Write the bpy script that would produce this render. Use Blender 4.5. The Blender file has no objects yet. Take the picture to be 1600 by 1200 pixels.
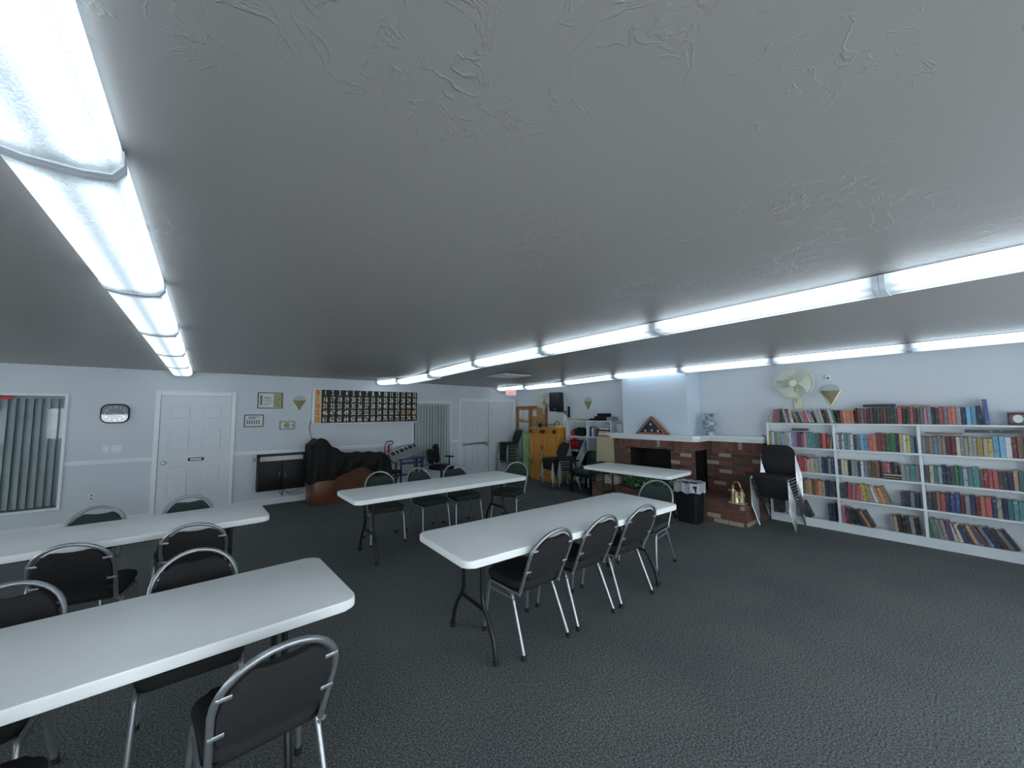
import bpy, bmesh, math, random
from mathutils import Vector, Matrix
random.seed(7)
sc = bpy.context.scene
COL = sc.collection
PI = math.pi
H = 1.65

# ---------------------------------------------------------------- camera
F_PX, YAW, PITCH, ROLL = 593.67, .67628, .078458, -.0090489
fw = Vector((math.sin(YAW)*math.cos(PITCH), math.cos(YAW)*math.cos(PITCH), math.sin(PITCH)))
r0 = Vector((math.cos(YAW), -math.sin(YAW), 0)); u0 = r0.cross(fw)
rr = r0*math.cos(ROLL)+u0*math.sin(ROLL); uu = -r0*math.sin(ROLL)+u0*math.cos(ROLL)
cam_d = bpy.data.cameras.new('camera'); cam = bpy.data.objects.new('camera', cam_d); COL.objects.link(cam)
cam.matrix_world = Matrix(((rr.x, uu.x, -fw.x, 0), (rr.y, uu.y, -fw.y, 0), (rr.z, uu.z, -fw.z, H), (0, 0, 0, 1)))
cam_d.sensor_fit = 'HORIZONTAL'; cam_d.sensor_width = 36; cam_d.lens = F_PX/1600*36
cam_d.clip_start = .02; cam_d.clip_end = 100
sc.camera = cam
# ---------------------------------------------------------------- world, exposure
w = bpy.data.worlds.new('world'); sc.world = w; w.use_nodes = True
bg = w.node_tree.nodes['Background']
bg.inputs[0].default_value = (.94, .98, 1, 1); bg.inputs[1].default_value = 3.0
sc.view_settings.view_transform = 'Standard'; sc.view_settings.look = 'None'
sc.view_settings.exposure = 1.24; sc.view_settings.gamma = 1; sc.view_settings.use_curve_mapping = False
LAMP = .86
LAMP_COL = (.74, .89, 1.0)

# ---------------------------------------------------------------- materials
def nodes(name):
    m = bpy.data.materials.new(name); m.use_nodes = True
    nt = m.node_tree; b = nt.nodes['Principled BSDF']
    return m, nt, b
def mat(name, col, rough=.5, metal=0, var=0, vscale=8, bump=0, bscale=60, spec=None, coat=0, alpha=None, trans=0, aniso=None):
    m, nt, b = nodes(name)
    b.inputs['Base Color'].default_value = (*col, 1); b.inputs['Roughness'].default_value = rough
    b.inputs['Metallic'].default_value = metal
    if spec is not None: b.inputs['Specular IOR Level'].default_value = spec
    if coat: b.inputs['Coat Weight'].default_value = coat
    if trans: b.inputs['Transmission Weight'].default_value = trans
    tc = nt.nodes.new('ShaderNodeTexCoord')
    if var:
        n = nt.nodes.new('ShaderNodeTexNoise'); n.inputs['Scale'].default_value = vscale; n.inputs['Detail'].default_value = 5
        r = nt.nodes.new('ShaderNodeValToRGB'); e = r.color_ramp.elements
        e[0].position = .3; e[1].position = .7
        e[0].color = (*[c*(1-var) for c in col], 1); e[1].color = (*[min(1, c*(1+var)) for c in col], 1)
        if aniso:
            mp = nt.nodes.new('ShaderNodeMapping'); mp.inputs['Scale'].default_value = aniso
            nt.links.new(tc.outputs['Object'], mp.inputs[0]); nt.links.new(mp.outputs[0], n.inputs[0])
        else: nt.links.new(tc.outputs['Object'], n.inputs[0])
        nt.links.new(n.outputs['Fac'], r.inputs[0]); nt.links.new(r.outputs[0], b.inputs['Base Color'])
    if bump:
        n2 = nt.nodes.new('ShaderNodeTexNoise'); n2.inputs['Scale'].default_value = bscale; n2.inputs['Detail'].default_value = 4
        bp = nt.nodes.new('ShaderNodeBump'); bp.inputs['Strength'].default_value = bump; bp.inputs['Distance'].default_value = .01
        nt.links.new(tc.outputs['Object'], n2.inputs[0]); nt.links.new(n2.outputs['Fac'], bp.inputs['Height'])
        nt.links.new(bp.outputs[0], b.inputs['Normal'])
    return m
def glass_mat(name, col=(.93, .96, .98), fac=.03):
    m, nt, b = nodes(name); nt.nodes.remove(b)
    t = nt.nodes.new('ShaderNodeBsdfTransparent'); t.inputs[0].default_value = (*col, 1)
    g = nt.nodes.new('ShaderNodeBsdfGlossy'); g.inputs['Roughness'].default_value = .02
    lw = nt.nodes.new('ShaderNodeLayerWeight'); lw.inputs[0].default_value = .5
    pw = nt.nodes.new('ShaderNodeMath'); pw.operation = 'POWER'; pw.inputs[1].default_value = 4.5
    ad = nt.nodes.new('ShaderNodeMath'); ad.operation = 'ADD'; ad.inputs[1].default_value = fac; ad.use_clamp = True
    mx = nt.nodes.new('ShaderNodeMixShader')
    nt.links.new(lw.outputs['Facing'], pw.inputs[0]); nt.links.new(pw.outputs[0], ad.inputs[0]); nt.links.new(ad.outputs[0], mx.inputs[0])
    nt.links.new(t.outputs[0], mx.inputs[1]); nt.links.new(g.outputs[0], mx.inputs[2])
    nt.links.new(mx.outputs[0], nt.nodes['Material Output'].inputs[0])
    return m
def emit_mat(name, col, s):
    m, nt, b = nodes(name)
    b.inputs['Base Color'].default_value = (*col, 1); b.inputs['Emission Color'].default_value = (*col, 1); b.inputs['Emission Strength'].default_value = s
    return m

M = {}
M['wall'] = mat('blue_grey_wall_paint', (.58, .625, .67), .55, var=.03, vscale=1.5, bump=.05, bscale=90)
M['chimney'] = mat('pale_blue_wall_paint', (.62, .72, .82), .6, bump=.04, bscale=90)
M['trim'] = mat('white_gloss_trim_paint', (.74, .78, .81), .35)
M['door'] = mat('white_door_paint', (.64, .68, .72), .4)
M['plastic_white'] = mat('white_table_plastic', (.88, .91, .91), .38, var=.02, vscale=5, bump=.03, bscale=300)
M['leg_black'] = mat('dark_grey_table_leg_enamel', (.012, .014, .018), .4, spec=.35)
M['chrome'] = mat('silver_grey_chair_tube', (.34, .36, .38), .36, metal=.75)
M['bright_chrome'] = mat('bright_chrome_tube', (.55, .57, .6), .22, metal=1)
M['fabric'] = mat('charcoal_woven_upholstery', (.025, .0245, .026), .9, var=.35, vscale=260, bump=.3, bscale=500, spec=.2)
M['fabric_green'] = mat('dark_green_grey_upholstery', (.032, .045, .042), .9, var=.25, vscale=220, bump=.2, bscale=500, spec=.2)
M['rubber'] = mat('black_rubber', (.008, .008, .009), .7)
M['black'] = mat('black_satin', (.008, .009, .011), .5, spec=.3)
M['black_gloss'] = mat('black_gloss', (.008, .009, .012), .15)
M['black_cloth'] = mat('black_cloth', (.010, .011, .012), .75, var=.2, vscale=12, spec=.3)
M['pine'] = mat('honey_pine', (.56, .25, .045), .42, var=.22, vscale=6, aniso=(6, 6, .6))
M['mahogany'] = mat('reddish_brown_wood', (.14, .045, .018), .35, var=.3, vscale=5, aniso=(1, 6, 6))
M['oak_frame'] = mat('brown_oak_frame', (.26, .11, .04), .45, var=.2, vscale=10)
M['shelf_white'] = mat('white_melamine', (.70, .75, .79), .4)
M['cream'] = mat('cream_plastic', (.62, .62, .48), .45)
M['brass'] = mat('polished_brass', (.95, .80, .36), .35, metal=.55)
M['old_brass'] = mat('pale_gilt_brass', (.66, .56, .34), .4, metal=.7)
M['frost'] = mat('frosted_shade_glass', (.40, .45, .47), .35)
M['mint'] = mat('pale_green_fabric', (.30, .46, .24), .8, var=.2, vscale=9, bump=.2, bscale=30)
M['green_vinyl'] = mat('dark_green_vinyl', (.022, .045, .032), .35)
M['beige'] = mat('beige_laminate', (.50, .43, .29), .45, var=.04, vscale=3)
M['cork'] = mat('cork_board', (.42, .25, .09), .9, var=.3, vscale=60)
M['paper'] = mat('white_paper', (.66, .68, .66), .8)
M['paper_green'] = mat('olive_certificate_paper', (.34, .38, .18), .8, var=.25, vscale=40)
M['ink'] = mat('grey_print_ink', (.16, .17, .17), .8)
M['red'] = mat('red_plastic', (.5, .015, .02), .35)
M['blue_metal'] = mat('dark_blue_enamel', (.015, .03, .13), .3)
M['blue_bag'] = mat('blue_nylon', (.02, .03, .30), .5)
M['orange'] = mat('orange_card', (.65, .13, .02), .5)
M['yellow'] = mat('yellow_plastic', (.6, .6, .08), .5)
M['grey'] = mat('mid_grey_plastic', (.22, .24, .25), .5)
M['liner'] = mat('clear_plastic_bin_liner', (.45, .48, .53), .25, var=.25, vscale=25, bump=.5, bscale=40)
M['leaf'] = mat('dark_green_leaf', (.04, .17, .05), .45, var=.5, vscale=30)
M['leaf_light'] = mat('pale_edged_leaf', (.26, .42, .24), .45, var=.3, vscale=30)
M['dark_red'] = mat('dark_walnut_flag_case', (.22, .05, .025), .3)
M['navy'] = mat('navy_flag_cloth', (.012, .015, .04), .8)
M['white'] = mat('white_enamel', (.8, .82, .84), .5)
M['soot'] = mat('sooty_black_firebrick', (.012, .011, .010), .9, var=.4, vscale=9)
M['blind'] = mat('grey_green_vertical_blind_fabric', (.50, .56, .56), .7, var=.08, vscale=4)
M['blind_dark'] = mat('dark_recess_tone', (.03, .04, .045), .8)
M['glass'] = glass_mat('window_glass')
M['glass_dark'] = glass_mat('picture_glass', (1, 1, 1), .015)
M['steel'] = mat('brushed_steel', (.45, .46, .48), .35, metal=.9)
M['gold_letter'] = mat('cream_bingo_numeral', (.70, .66, .50), .5)
M['tan'] = mat('tan_panel_strip', (.62, .42, .20), .5)
M['orange_ink'] = mat('orange_red_letter', (.55, .10, .02), .5)
M['num_orange'] = mat('orange_glow_numeral', (.62, .42, .14), .5)
M['housing'] = mat('white_fixture_housing', (.62, .68, .74), .4)

# carpet: loop pile with light and dark flecks
def carpet():
    m, nt, b = nodes('charcoal_fleck_carpet'); L = nt.links.new
    tc = nt.nodes.new('ShaderNodeTexCoord')
    n1 = nt.nodes.new('ShaderNodeTexNoise'); n1.inputs['Scale'].default_value = 100; n1.inputs['Detail'].default_value = 6; n1.inputs['Roughness'].default_value = .8
    n2 = nt.nodes.new('ShaderNodeTexNoise'); n2.inputs['Scale'].default_value = 1.1; n2.inputs['Detail'].default_value = 4
    r = nt.nodes.new('ShaderNodeValToRGB'); e = r.color_ramp.elements
    e[0].position = .40; e[0].color = (.03, .036, .038, 1); e[1].position = .66; e[1].color = (.33, .35, .35, 1)
    x = e.new(.5); x.color = (.108, .119, .118, 1)
    r2 = nt.nodes.new('ShaderNodeValToRGB'); e = r2.color_ramp.elements
    e[0].position = .35; e[0].color = (.90, .90, .92, 1); e[1].position = .65; e[1].color = (1.08, 1.08, 1.06, 1)
    mx = nt.nodes.new('ShaderNodeMixRGB'); mx.blend_type = 'MULTIPLY'; mx.inputs[0].default_value = 1
    L(tc.outputs['Object'], n1.inputs[0]); L(tc.outputs['Object'], n2.inputs[0])
    L(n1.outputs['Fac'], r.inputs[0]); L(n2.outputs['Fac'], r2.inputs[0]); L(r.outputs[0], mx.inputs[1]); L(r2.outputs[0], mx.inputs[2])
    L(mx.outputs[0], b.inputs['Base Color']); b.inputs['Roughness'].default_value = .95; b.inputs['Specular IOR Level'].default_value = .15
    bp = nt.nodes.new('ShaderNodeBump'); bp.inputs['Strength'].default_value = .6; bp.inputs['Distance'].default_value = .006
    L(n1.outputs['Fac'], bp.inputs['Height']); L(bp.outputs[0], b.inputs['Normal'])
    return m
M['carpet'] = carpet()
# ceiling: semi gloss paint over skip trowel plaster
def ceiling_mat():
    m, nt, b = nodes('grey_semi_gloss_skip_trowel_plaster'); L = nt.links.new
    b.inputs['Base Color'].default_value = (.305, .293, .283, 1); b.inputs['Roughness'].default_value = .36
    b.inputs['Specular IOR Level'].default_value = .45
    tc = nt.nodes.new('ShaderNodeTexCoord')
    nw = nt.nodes.new('ShaderNodeTexNoise'); nw.inputs['Scale'].default_value = 2.2; nw.inputs['Detail'].default_value = 3
    va = nt.nodes.new('ShaderNodeVectorMath'); va.operation = 'MULTIPLY_ADD'; va.inputs[1].default_value = (.5, .5, .5)
    L(tc.outputs['Object'], nw.inputs[0]); L(nw.outputs['Color'], va.inputs[0]); L(tc.outputs['Object'], va.inputs[2])
    n1 = nt.nodes.new('ShaderNodeTexNoise'); n1.inputs['Scale'].default_value = 7.5; n1.inputs['Detail'].default_value = 5; n1.inputs['Roughness'].default_value = .55
    n1.inputs['Distortion'].default_value = .5
    L(va.outputs[0], n1.inputs[0])
    # ridges where the noise crosses its middle value
    s1 = nt.nodes.new('ShaderNodeMath'); s1.operation = 'SUBTRACT'; s1.inputs[1].default_value = .5
    ab = nt.nodes.new('ShaderNodeMath'); ab.operation = 'ABSOLUTE'
    mr = nt.nodes.new('ShaderNodeMapRange'); mr.inputs[1].default_value = 0; mr.inputs[2].default_value = .020; mr.inputs[3].default_value = 1; mr.inputs[4].default_value = 0
    L(n1.outputs['Fac'], s1.inputs[0]); L(s1.outputs[0], ab.inputs[0]); L(ab.outputs[0], mr.inputs[0])
    n3 = nt.nodes.new('ShaderNodeTexNoise'); n3.inputs['Scale'].default_value = 2.0; n3.inputs['Detail'].default_value = 4
    mr3 = nt.nodes.new('ShaderNodeMapRange'); mr3.inputs[1].default_value = .46; mr3.inputs[2].default_value = .62
    mu = nt.nodes.new('ShaderNodeMath'); mu.operation = 'MULTIPLY'
    L(tc.outputs['Object'], n3.inputs[0]); L(n3.outputs['Fac'], mr3.inputs[0]); L(mr.outputs[0], mu.inputs[0]); L(mr3.outputs[0], mu.inputs[1])
    n4 = nt.nodes.new('ShaderNodeTexNoise'); n4.inputs['Scale'].default_value = 3; n4.inputs['Detail'].default_value = 2
    L(tc.outputs['Object'], n4.inputs[0])
    ma = nt.nodes.new('ShaderNodeMath'); ma.operation = 'MULTIPLY_ADD'; ma.inputs[1].default_value = 1.2
    L(n4.outputs['Fac'], ma.inputs[0]); L(mu.outputs[0], ma.inputs[2])
    bp = nt.nodes.new('ShaderNodeBump'); bp.inputs['Strength'].default_value = .42; bp.inputs['Distance'].default_value = .004
    L(ma.outputs[0], bp.inputs['Height']); L(bp.outputs[0], b.inputs['Normal'])
    return m
M['ceiling'] = ceiling_mat()
# brick; u/v pick which object axes run along the course and up
def brick_mat(name, mode, w_=.205, h_=.068):
    m, nt, b = nodes(name); L = nt.links.new
    tc = nt.nodes.new('ShaderNodeTexCoord'); sp = nt.nodes.new('ShaderNodeSeparateXYZ'); cb = nt.nodes.new('ShaderNodeCombineXYZ')
    L(tc.outputs['Object'], sp.inputs[0])
    ad = nt.nodes.new('ShaderNodeMath'); ad.operation = 'ADD'; L(sp.outputs['X'], ad.inputs[0]); L(sp.outputs['Y'], ad.inputs[1])
    if mode == 'wall': L(ad.outputs[0], cb.inputs[0]); L(sp.outputs['Z'], cb.inputs[1])
    if mode == 'soldier': L(sp.outputs['Z'], cb.inputs[0]); L(ad.outputs[0], cb.inputs[1])
    if mode == 'top': L(sp.outputs['X'], cb.inputs[0]); L(sp.outputs['Y'], cb.inputs[1])
    br = nt.nodes.new('ShaderNodeTexBrick')
    br.inputs['Color1'].default_value = (0, 0, 0, 1); br.inputs['Color2'].default_value = (1, 1, 1, 1); br.inputs['Mortar'].default_value = (.5, .5, .5, 1)
    br.inputs['Scale'].default_value = 1; br.inputs['Brick Width'].default_value = w_; br.inputs['Row Height'].default_value = h_
    br.inputs['Mortar Size'].default_value = .005; br.inputs['Mortar Smooth'].default_value = .3
    if mode == 'soldier': br.offset = 0
    L(cb.outputs[0], br.inputs[0])
    r = nt.nodes.new('ShaderNodeValToRGB'); r.color_ramp.interpolation = 'CONSTANT'; e = r.color_ramp.elements
    e[0].position = 0; e[0].color = (.145, .055, .038, 1); e[1].position = .93; e[1].color = (.34, .29, .24, 1)
    for p_, c_ in ((.15, (.19, .078, .05)), (.30, (.085, .045, .035)), (.44, (.20, .085, .05)), (.58, (.085, .06, .05)), (.70, (.155, .055, .038)), (.82, (.11, .07, .055))):
        x = e.new(p_); x.color = (*c_, 1)
    L(br.outputs['Color'], r.inputs[0])
    n = nt.nodes.new('ShaderNodeTexNoise'); n.inputs['Scale'].default_value = 28; n.inputs['Detail'].default_value = 5
    L(tc.outputs['Object'], n.inputs[0])
    mr = nt.nodes.new('ShaderNodeMapRange'); mr.inputs[3].default_value = .55; mr.inputs[4].default_value = 1.45
    L(n.outputs['Fac'], mr.inputs[0])
    mx = nt.nodes.new('ShaderNodeMixRGB'); mx.blend_type = 'MULTIPLY'; mx.inputs[0].default_value = 1
    L(r.outputs[0], mx.inputs[1]); L(mr.outputs[0], mx.inputs[2])
    mm = nt.nodes.new('ShaderNodeMixRGB'); mm.inputs[2].default_value = (.13, .095, .08, 1)
    L(br.outputs['Fac'], mm.inputs[0]); L(mx.outputs[0], mm.inputs[1]); L(mm.outputs[0], b.inputs['Base Color'])
    b.inputs['Roughness'].default_value = .85
    bp = nt.nodes.new('ShaderNodeBump'); bp.inputs['Strength'].default_value = .5; bp.inputs['Distance'].default_value = .01; bp.invert = True
    L(br.outputs['Fac'], bp.inputs['Height']); L(bp.outputs[0], b.inputs['Normal'])
    return m
M['brick'] = brick_mat('mixed_red_brick', 'wall')
M['brick_soldier'] = brick_mat('mixed_red_brick_soldier_course', 'soldier')
M['brick_top'] = brick_mat('mixed_red_brick_hearth_top', 'top')
# prismatic diffuser lit by two tubes behind it
def diffuser_mat():
    m, nt, b = nodes('prismatic_diffuser_lit_by_tubes'); L = nt.links.new
    b.inputs['Base Color'].default_value = (.6, .68, .75, 1); b.inputs['Roughness'].default_value = .3
    tc = nt.nodes.new('ShaderNodeTexCoord'); sp = nt.nodes.new('ShaderNodeSeparateXYZ'); L(tc.outputs['Object'], sp.inputs[0])
    def math_(op, a, b_=None, clamp=False):
        n = nt.nodes.new('ShaderNodeMath'); n.operation = op; n.use_clamp = clamp
        for i, v in enumerate((a, b_)):
            if v is None: continue
            if isinstance(v, (int, float)): n.inputs[i].default_value = v
            else: L(v, n.inputs[i])
        return n.outputs[0]
    ax = math_('ABSOLUTE', sp.outputs['X']); d = math_('SUBTRACT', ax, .068); d2 = math_('MULTIPLY', d, d)
    g = math_('DIVIDE', d2, -.0016); ge = math_('EXPONENT', g)                     # tube glow across the width
    ay = math_('ABSOLUTE', sp.outputs['Y'])
    mr = nt.nodes.new('ShaderNodeMapRange'); mr.interpolation_type = 'SMOOTHSTEP'
    mr.inputs[1].default_value = .655; mr.inputs[2].default_value = .55; mr.inputs[3].default_value = .12; mr.inputs[4].default_value = 1
    L(ay, mr.inputs[0])
    sm = nt.nodes.new('ShaderNodeMapRange'); sm.interpolation_type = 'SMOOTHSTEP'
    sm.inputs[1].default_value = .108; sm.inputs[2].default_value = .124; sm.inputs[3].default_value = 0; sm.inputs[4].default_value = .9; L(ax, sm.inputs[0])
    s = math_('ADD', math_('ADD', math_('MULTIPLY', ge, .62), .24), sm.outputs[0])
    # small prisms
    vn = nt.nodes.new('ShaderNodeTexVoronoi'); vn.inputs['Scale'].default_value = 150; L(tc.outputs['Object'], vn.inputs[0])
    pr = math_('ADD', math_('MULTIPLY', vn.outputs['Distance'], .9), .62)
    t = math_('MULTIPLY', math_('MULTIPLY', s, mr.outputs[0]), pr)
    st = math_('MULTIPLY', t, LAMP)
    b.inputs['Emission Color'].default_value = (*LAMP_COL, 1); L(st, b.inputs['Emission Strength'])
    return m
M['diffuser'] = diffuser_mat()

# ---------------------------------------------------------------- mesh helpers
class MB:
    def __init__(s): s.bm = bmesh.new(); s.mi = 0
    def _tag(s, faces):
        for f in faces: f.material_index = s.mi
    def box(s, lo, hi, bevel=0, seg=2, mtx=None):
        c = [(a+b)/2 for a, b in zip(lo, hi)]; d = [abs(b-a) for a, b in zip(lo, hi)]
        mt = Matrix.Translation(c) @ Matrix.Diagonal((*d, 1))
        if mtx is not None: mt = mtx @ mt
        n0 = len(s.bm.faces)
        r = bmesh.ops.create_cube(s.bm, size=1, matrix=mt)
        fs = list({f for v in r['verts'] for f in v.link_faces})
        s._tag(fs)
        if bevel:
            es = list({e for v in r['verts'] for e in v.link_edges})
            rb = bmesh.ops.bevel(s.bm, geom=es, offset=bevel, segments=seg, affect='EDGES', profile=.5)
            s._tag(rb['faces'])
        return s
    def tube(s, pts, r=.0125, seg=10, r2=None, closed=False, flat=None):
        """tube along pts; r2 tapers towards the end; flat=(rx,ry) oval section"""
        pts = [Vector(p) for p in pts]; n = len(pts); rings = []
        t0 = (pts[1]-pts[0]).normalized()
        a = Vector((0, 0, 1)) if abs(t0.z) < .9 else Vector((1, 0, 0))
        nx = t0.cross(a).normalized()
        for i, p in enumerate(pts):
            if closed: t = (pts[(i+1) % n]-pts[i-1]).normalized()
            elif i == 0: t = t0
            elif i == n-1: t = (pts[-1]-pts[-2]).normalized()
            else: t = ((pts[i+1]-p).normalized()+(p-pts[i-1]).normalized()).normalized()
            nx = (nx-t*nx.dot(t)).normalized(); ny = t.cross(nx)
            rad = r if r2 is None else r+(r2-r)*i/(n-1)
            rx, ry = (rad, rad) if not flat else flat
            rings.append([s.bm.verts.new(p+nx*math.cos(2*PI*k/seg)*rx+ny*math.sin(2*PI*k/seg)*ry) for k in range(seg)])
        fs = []
        m_ = n if closed else n-1
        for i in range(m_):
            A, B = rings[i], rings[(i+1) % n]
            for k in range(seg): fs.append(s.bm.faces.new((A[k], A[(k+1) % seg], B[(k+1) % seg], B[k])))
        if not closed:
            fs.append(s.bm.faces.new(rings[0][::-1])); fs.append(s.bm.faces.new(rings[-1]))
        s._tag(fs); return s
    def lathe(s, prof, c=(0, 0, 0), seg=24, mtx=None):
        rings = []; c = Vector(c)
        for r, z in prof:
            rings.append([s.bm.verts.new(c+Vector((max(r, 1e-4)*math.cos(2*PI*k/seg), max(r, 1e-4)*math.sin(2*PI*k/seg), z))) for k in range(seg)])
        fs = []
        for A, B in zip(rings, rings[1:]):
            for k in range(seg): fs.append(s.bm.faces.new((A[k], A[(k+1) % seg], B[(k+1) % seg], B[k])))
        fs.append(s.bm.faces.new(rings[0][::-1])); fs.append(s.bm.faces.new(rings[-1]))
        if mtx is not None: bmesh.ops.transform(s.bm, matrix=mtx, verts=[v for r in rings for v in r])
        s._tag(fs); return s
    def prism(s, poly, z0, z1, mtx=None, bevel=0, seg=2):
        """polygon in xy extruded z0..z1, then moved by mtx"""
        a = [s.bm.verts.new((x, y, z0)) for x, y in poly]; b = [s.bm.verts.new((x, y, z1)) for x, y in poly]
        n = len(poly); fs = [s.bm.faces.new(a[::-1]), s.bm.faces.new(b)]
        es = [e for f in fs for e in f.edges]
        for i in range(n): fs.append(s.bm.faces.new((a[i], a[(i+1) % n], b[(i+1) % n], b[i])))
        s._tag(fs)
        if mtx is not None: bmesh.ops.transform(s.bm, matrix=mtx, verts=a+b)
        if bevel:
            rb = bmesh.ops.bevel(s.bm, geom=es, offset=bevel, segments=seg, affect='EDGES', profile=.5); s._tag(rb['faces'])
        return s
    def ball(s, c, r, seg=12, mtx=None):
        sx = (r, r, r) if isinstance(r, (int, float)) else r
        mt = Matrix.Translation(c) @ Matrix.Diagonal((*sx, 1))
        if mtx is not None: mt = mtx @ mt
        q = bmesh.ops.create_uvsphere(s.bm, u_segments=seg, v_segments=seg//2+1, radius=1, matrix=mt)
        s._tag({f for v in q['verts'] for f in v.link_faces}); return s
    def grid(s, fn, nu, nv):
        V = [[s.bm.verts.new(fn(i/nu, j/nv)) for j in range(nv+1)] for i in range(nu+1)]
        fs = [s.bm.faces.new((V[i][j], V[i+1][j], V[i+1][j+1], V[i][j+1])) for i in range(nu) for j in range(nv)]
        s._tag(fs); return s
    def done(s, name, m, parent=None, smooth=True, angle=40, **kw):
        me = bpy.data.meshes.new(name)
        bmesh.ops.recalc_face_normals(s.bm, faces=s.bm.faces)
        s.bm.to_mesh(me); s.bm.free()
        for x in (m if isinstance(m, (list, tuple)) else [m]): me.materials.append(x)
        if smooth:
            for p in me.polygons: p.use_smooth = True
            me.set_sharp_from_angle(angle=math.radians(angle))
        o = bpy.data.objects.new(name, me); COL.objects.link(o); o.parent = parent
        for k, v in kw.items(): o[k] = v
        return o
def thing(name, label, cat, loc=(0, 0, 0), rz=0, group=None):
    o = bpy.data.objects.new(name, None); COL.objects.link(o); o.empty_display_size = .1
    o.location = loc; o.rotation_euler = (0, 0, rz); o['label'] = label; o['category'] = cat
    if group: o['group'] = group
    return o
def tag(o, label, cat, group=None):
    o['label'] = label; o['category'] = cat
    if group: o['group'] = group
    return o
def struct(o): o['kind'] = 'structure'; return o
KIDS = {}
def kids(o):
    return [c for c in bpy.data.objects if c.parent == o]
def copy_tree(o, parent=None, table=None):
    if table is None:
        table = {}
        for c in bpy.data.objects:
            if c.parent: table.setdefault(c.parent.name, []).append(c)
    c = o.copy(); COL.objects.link(c); c.parent = parent
    for ch in table.get(o.name, []): copy_tree(ch, c, table)
    return c
def place(o, loc, rz, label, group=None):
    o.location = loc; o.rotation_euler = (0, 0, rz); o['label'] = label
    if group: o['group'] = group
    return o
def arc(cx, cy, r, a0, a1, n): return [(cx+r*math.cos(math.radians(a0+(a1-a0)*i/n)), cy+r*math.sin(math.radians(a0+(a1-a0)*i/n))) for i in range(n+1)]
def rrect(w_, h_, r, n=5, cx=0, cy=0):
    p = []
    for sx, sy, a in ((1, 1, 0), (-1, 1, 90), (-1, -1, 180), (1, -1, 270)):
        p += arc(cx+sx*(w_/2-r), cy+sy*(h_/2-r), r, a, a+90, n)
    return p
def TM(loc, rx=0, ry=0, rz=0):
    return Matrix.Translation(loc) @ Matrix.Rotation(rz, 4, 'Z') @ Matrix.Rotation(ry, 4, 'Y') @ Matrix.Rotation(rx, 4, 'X')
# local (x right, y up, z towards viewer) -> on a wall facing -Y (far wall) or facing -X (right wall)
def far_m(x, z, y): return Matrix(((1, 0, 0, x), (0, 0, -1, y), (0, 1, 0, z), (0, 0, 0, 1)))
def right_m(y, z, x): return Matrix(((0, 0, -1, x), (-1, 0, 0, y), (0, 1, 0, z), (0, 0, 0, 1)))
def text_into(mb, s, size, mtx, sx=1.0, off=0.0, depth=.001):
    cu = bpy.data.curves.new('txt', 'FONT'); cu.body = s; cu.size = size; cu.align_x = 'CENTER'; cu.align_y = 'CENTER'
    cu.offset = off; cu.extrude = depth; cu.resolution_u = 3
    o = bpy.data.objects.new('txt', cu); COL.objects.link(o)
    dg = bpy.context.evaluated_depsgraph_get(); me = bpy.data.meshes.new_from_object(o.evaluated_get(dg))
    n0 = len(mb.bm.verts); f0 = len(mb.bm.faces)
    mb.bm.from_mesh(me); mb.bm.verts.ensure_lookup_table(); mb.bm.faces.ensure_lookup_table()
    bmesh.ops.transform(mb.bm, matrix=mtx @ Matrix.Diagonal((sx, 1, 1, 1)), verts=mb.bm.verts[n0:])
    for f in mb.bm.faces[f0:]: f.material_index = mb.mi
    bpy.data.objects.remove(o); bpy.data.curves.remove(cu); bpy.data.meshes.remove(me)

# ---------------------------------------------------------------- room
XL, XR, YF, YN, ZC = -4.6, 7.03, 8.52, -1.7, 2.42
def smooth(a, b, x):
    t = min(1, max(0, (x-a)/(b-a))); return t*t*(3-2*t)
def zc(x, y):
    return ZC - .062*math.exp(-((y-6.75)/1.0)**2)*smooth(.8, 2.8, x) - .035*smooth(2.5, 6.5, x)*smooth(7.8, 8.5, y)
mb = MB(); mb.box((XL-.1, YN-.1, -.1), (XR+.1, YF+.1, 0)); struct(mb.done('floor', M['carpet'], smooth=False))
mb = MB(); mb.grid(lambda u, v: (XL-.1+u*(XR-XL+.2), YN-.1+v*(YF-YN+.2), zc(XL-.1+u*(XR-XL+.2), YN-.1+v*(YF-YN+.2))), 48, 48)
top = MB
o = struct(mb.done('ceiling', M['ceiling'])); md = o.modifiers.new('thick', 'SOLIDIFY'); md.thickness = .12; md.offset = 1
for p in o.data.polygons:
    pass
# make sure the slab grows upwards
if o.data.polygons[0].normal.z < 0: md.offset = -1

def wall_with_holes(axis, pos, thick, a0, a1, z1, holes, name, m):
    """wall in plane axis=pos (thick away from the room), from a0..a1, holes = [(a0,a1,z0,z1)]"""
    mb = MB()
    xs = sorted({a0, a1, *[h[0] for h in holes], *[h[1] for h in holes]})
    def seg(p, q, z0_, z1_):
        if axis == 'y': mb.box((p, min(pos, pos+thick), z0_), (q, max(pos, pos+thick), z1_))
        else: mb.box((min(pos, pos+thick), p, z0_), (max(pos, pos+thick), q, z1_))
    for p, q in zip(xs, xs[1:]):
        hs = [h for h in holes if h[0] <= p+1e-6 and h[1] >= q-1e-6]
        if not hs: seg(p, q, 0, z1)
        else:
            h = hs[0]; seg(p, q, 0, h[2]) if h[2] > 0 else None; seg(p, q, h[3], z1)
    return struct(mb.done(name, m, smooth=False))
W1 = (-2.75, -1.64, .36, 1.97); W2 = (3.84, 4.82, .42, 1.93)
wall_with_holes('y', YF, .16, XL-.1, XR+.1, ZC+.06, [W1, W2], 'wall_far', M['wall'])
wall_with_holes('x', XR, .12, YN-.1, YF, ZC+.06, [], 'wall_right', M['wall'])
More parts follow.
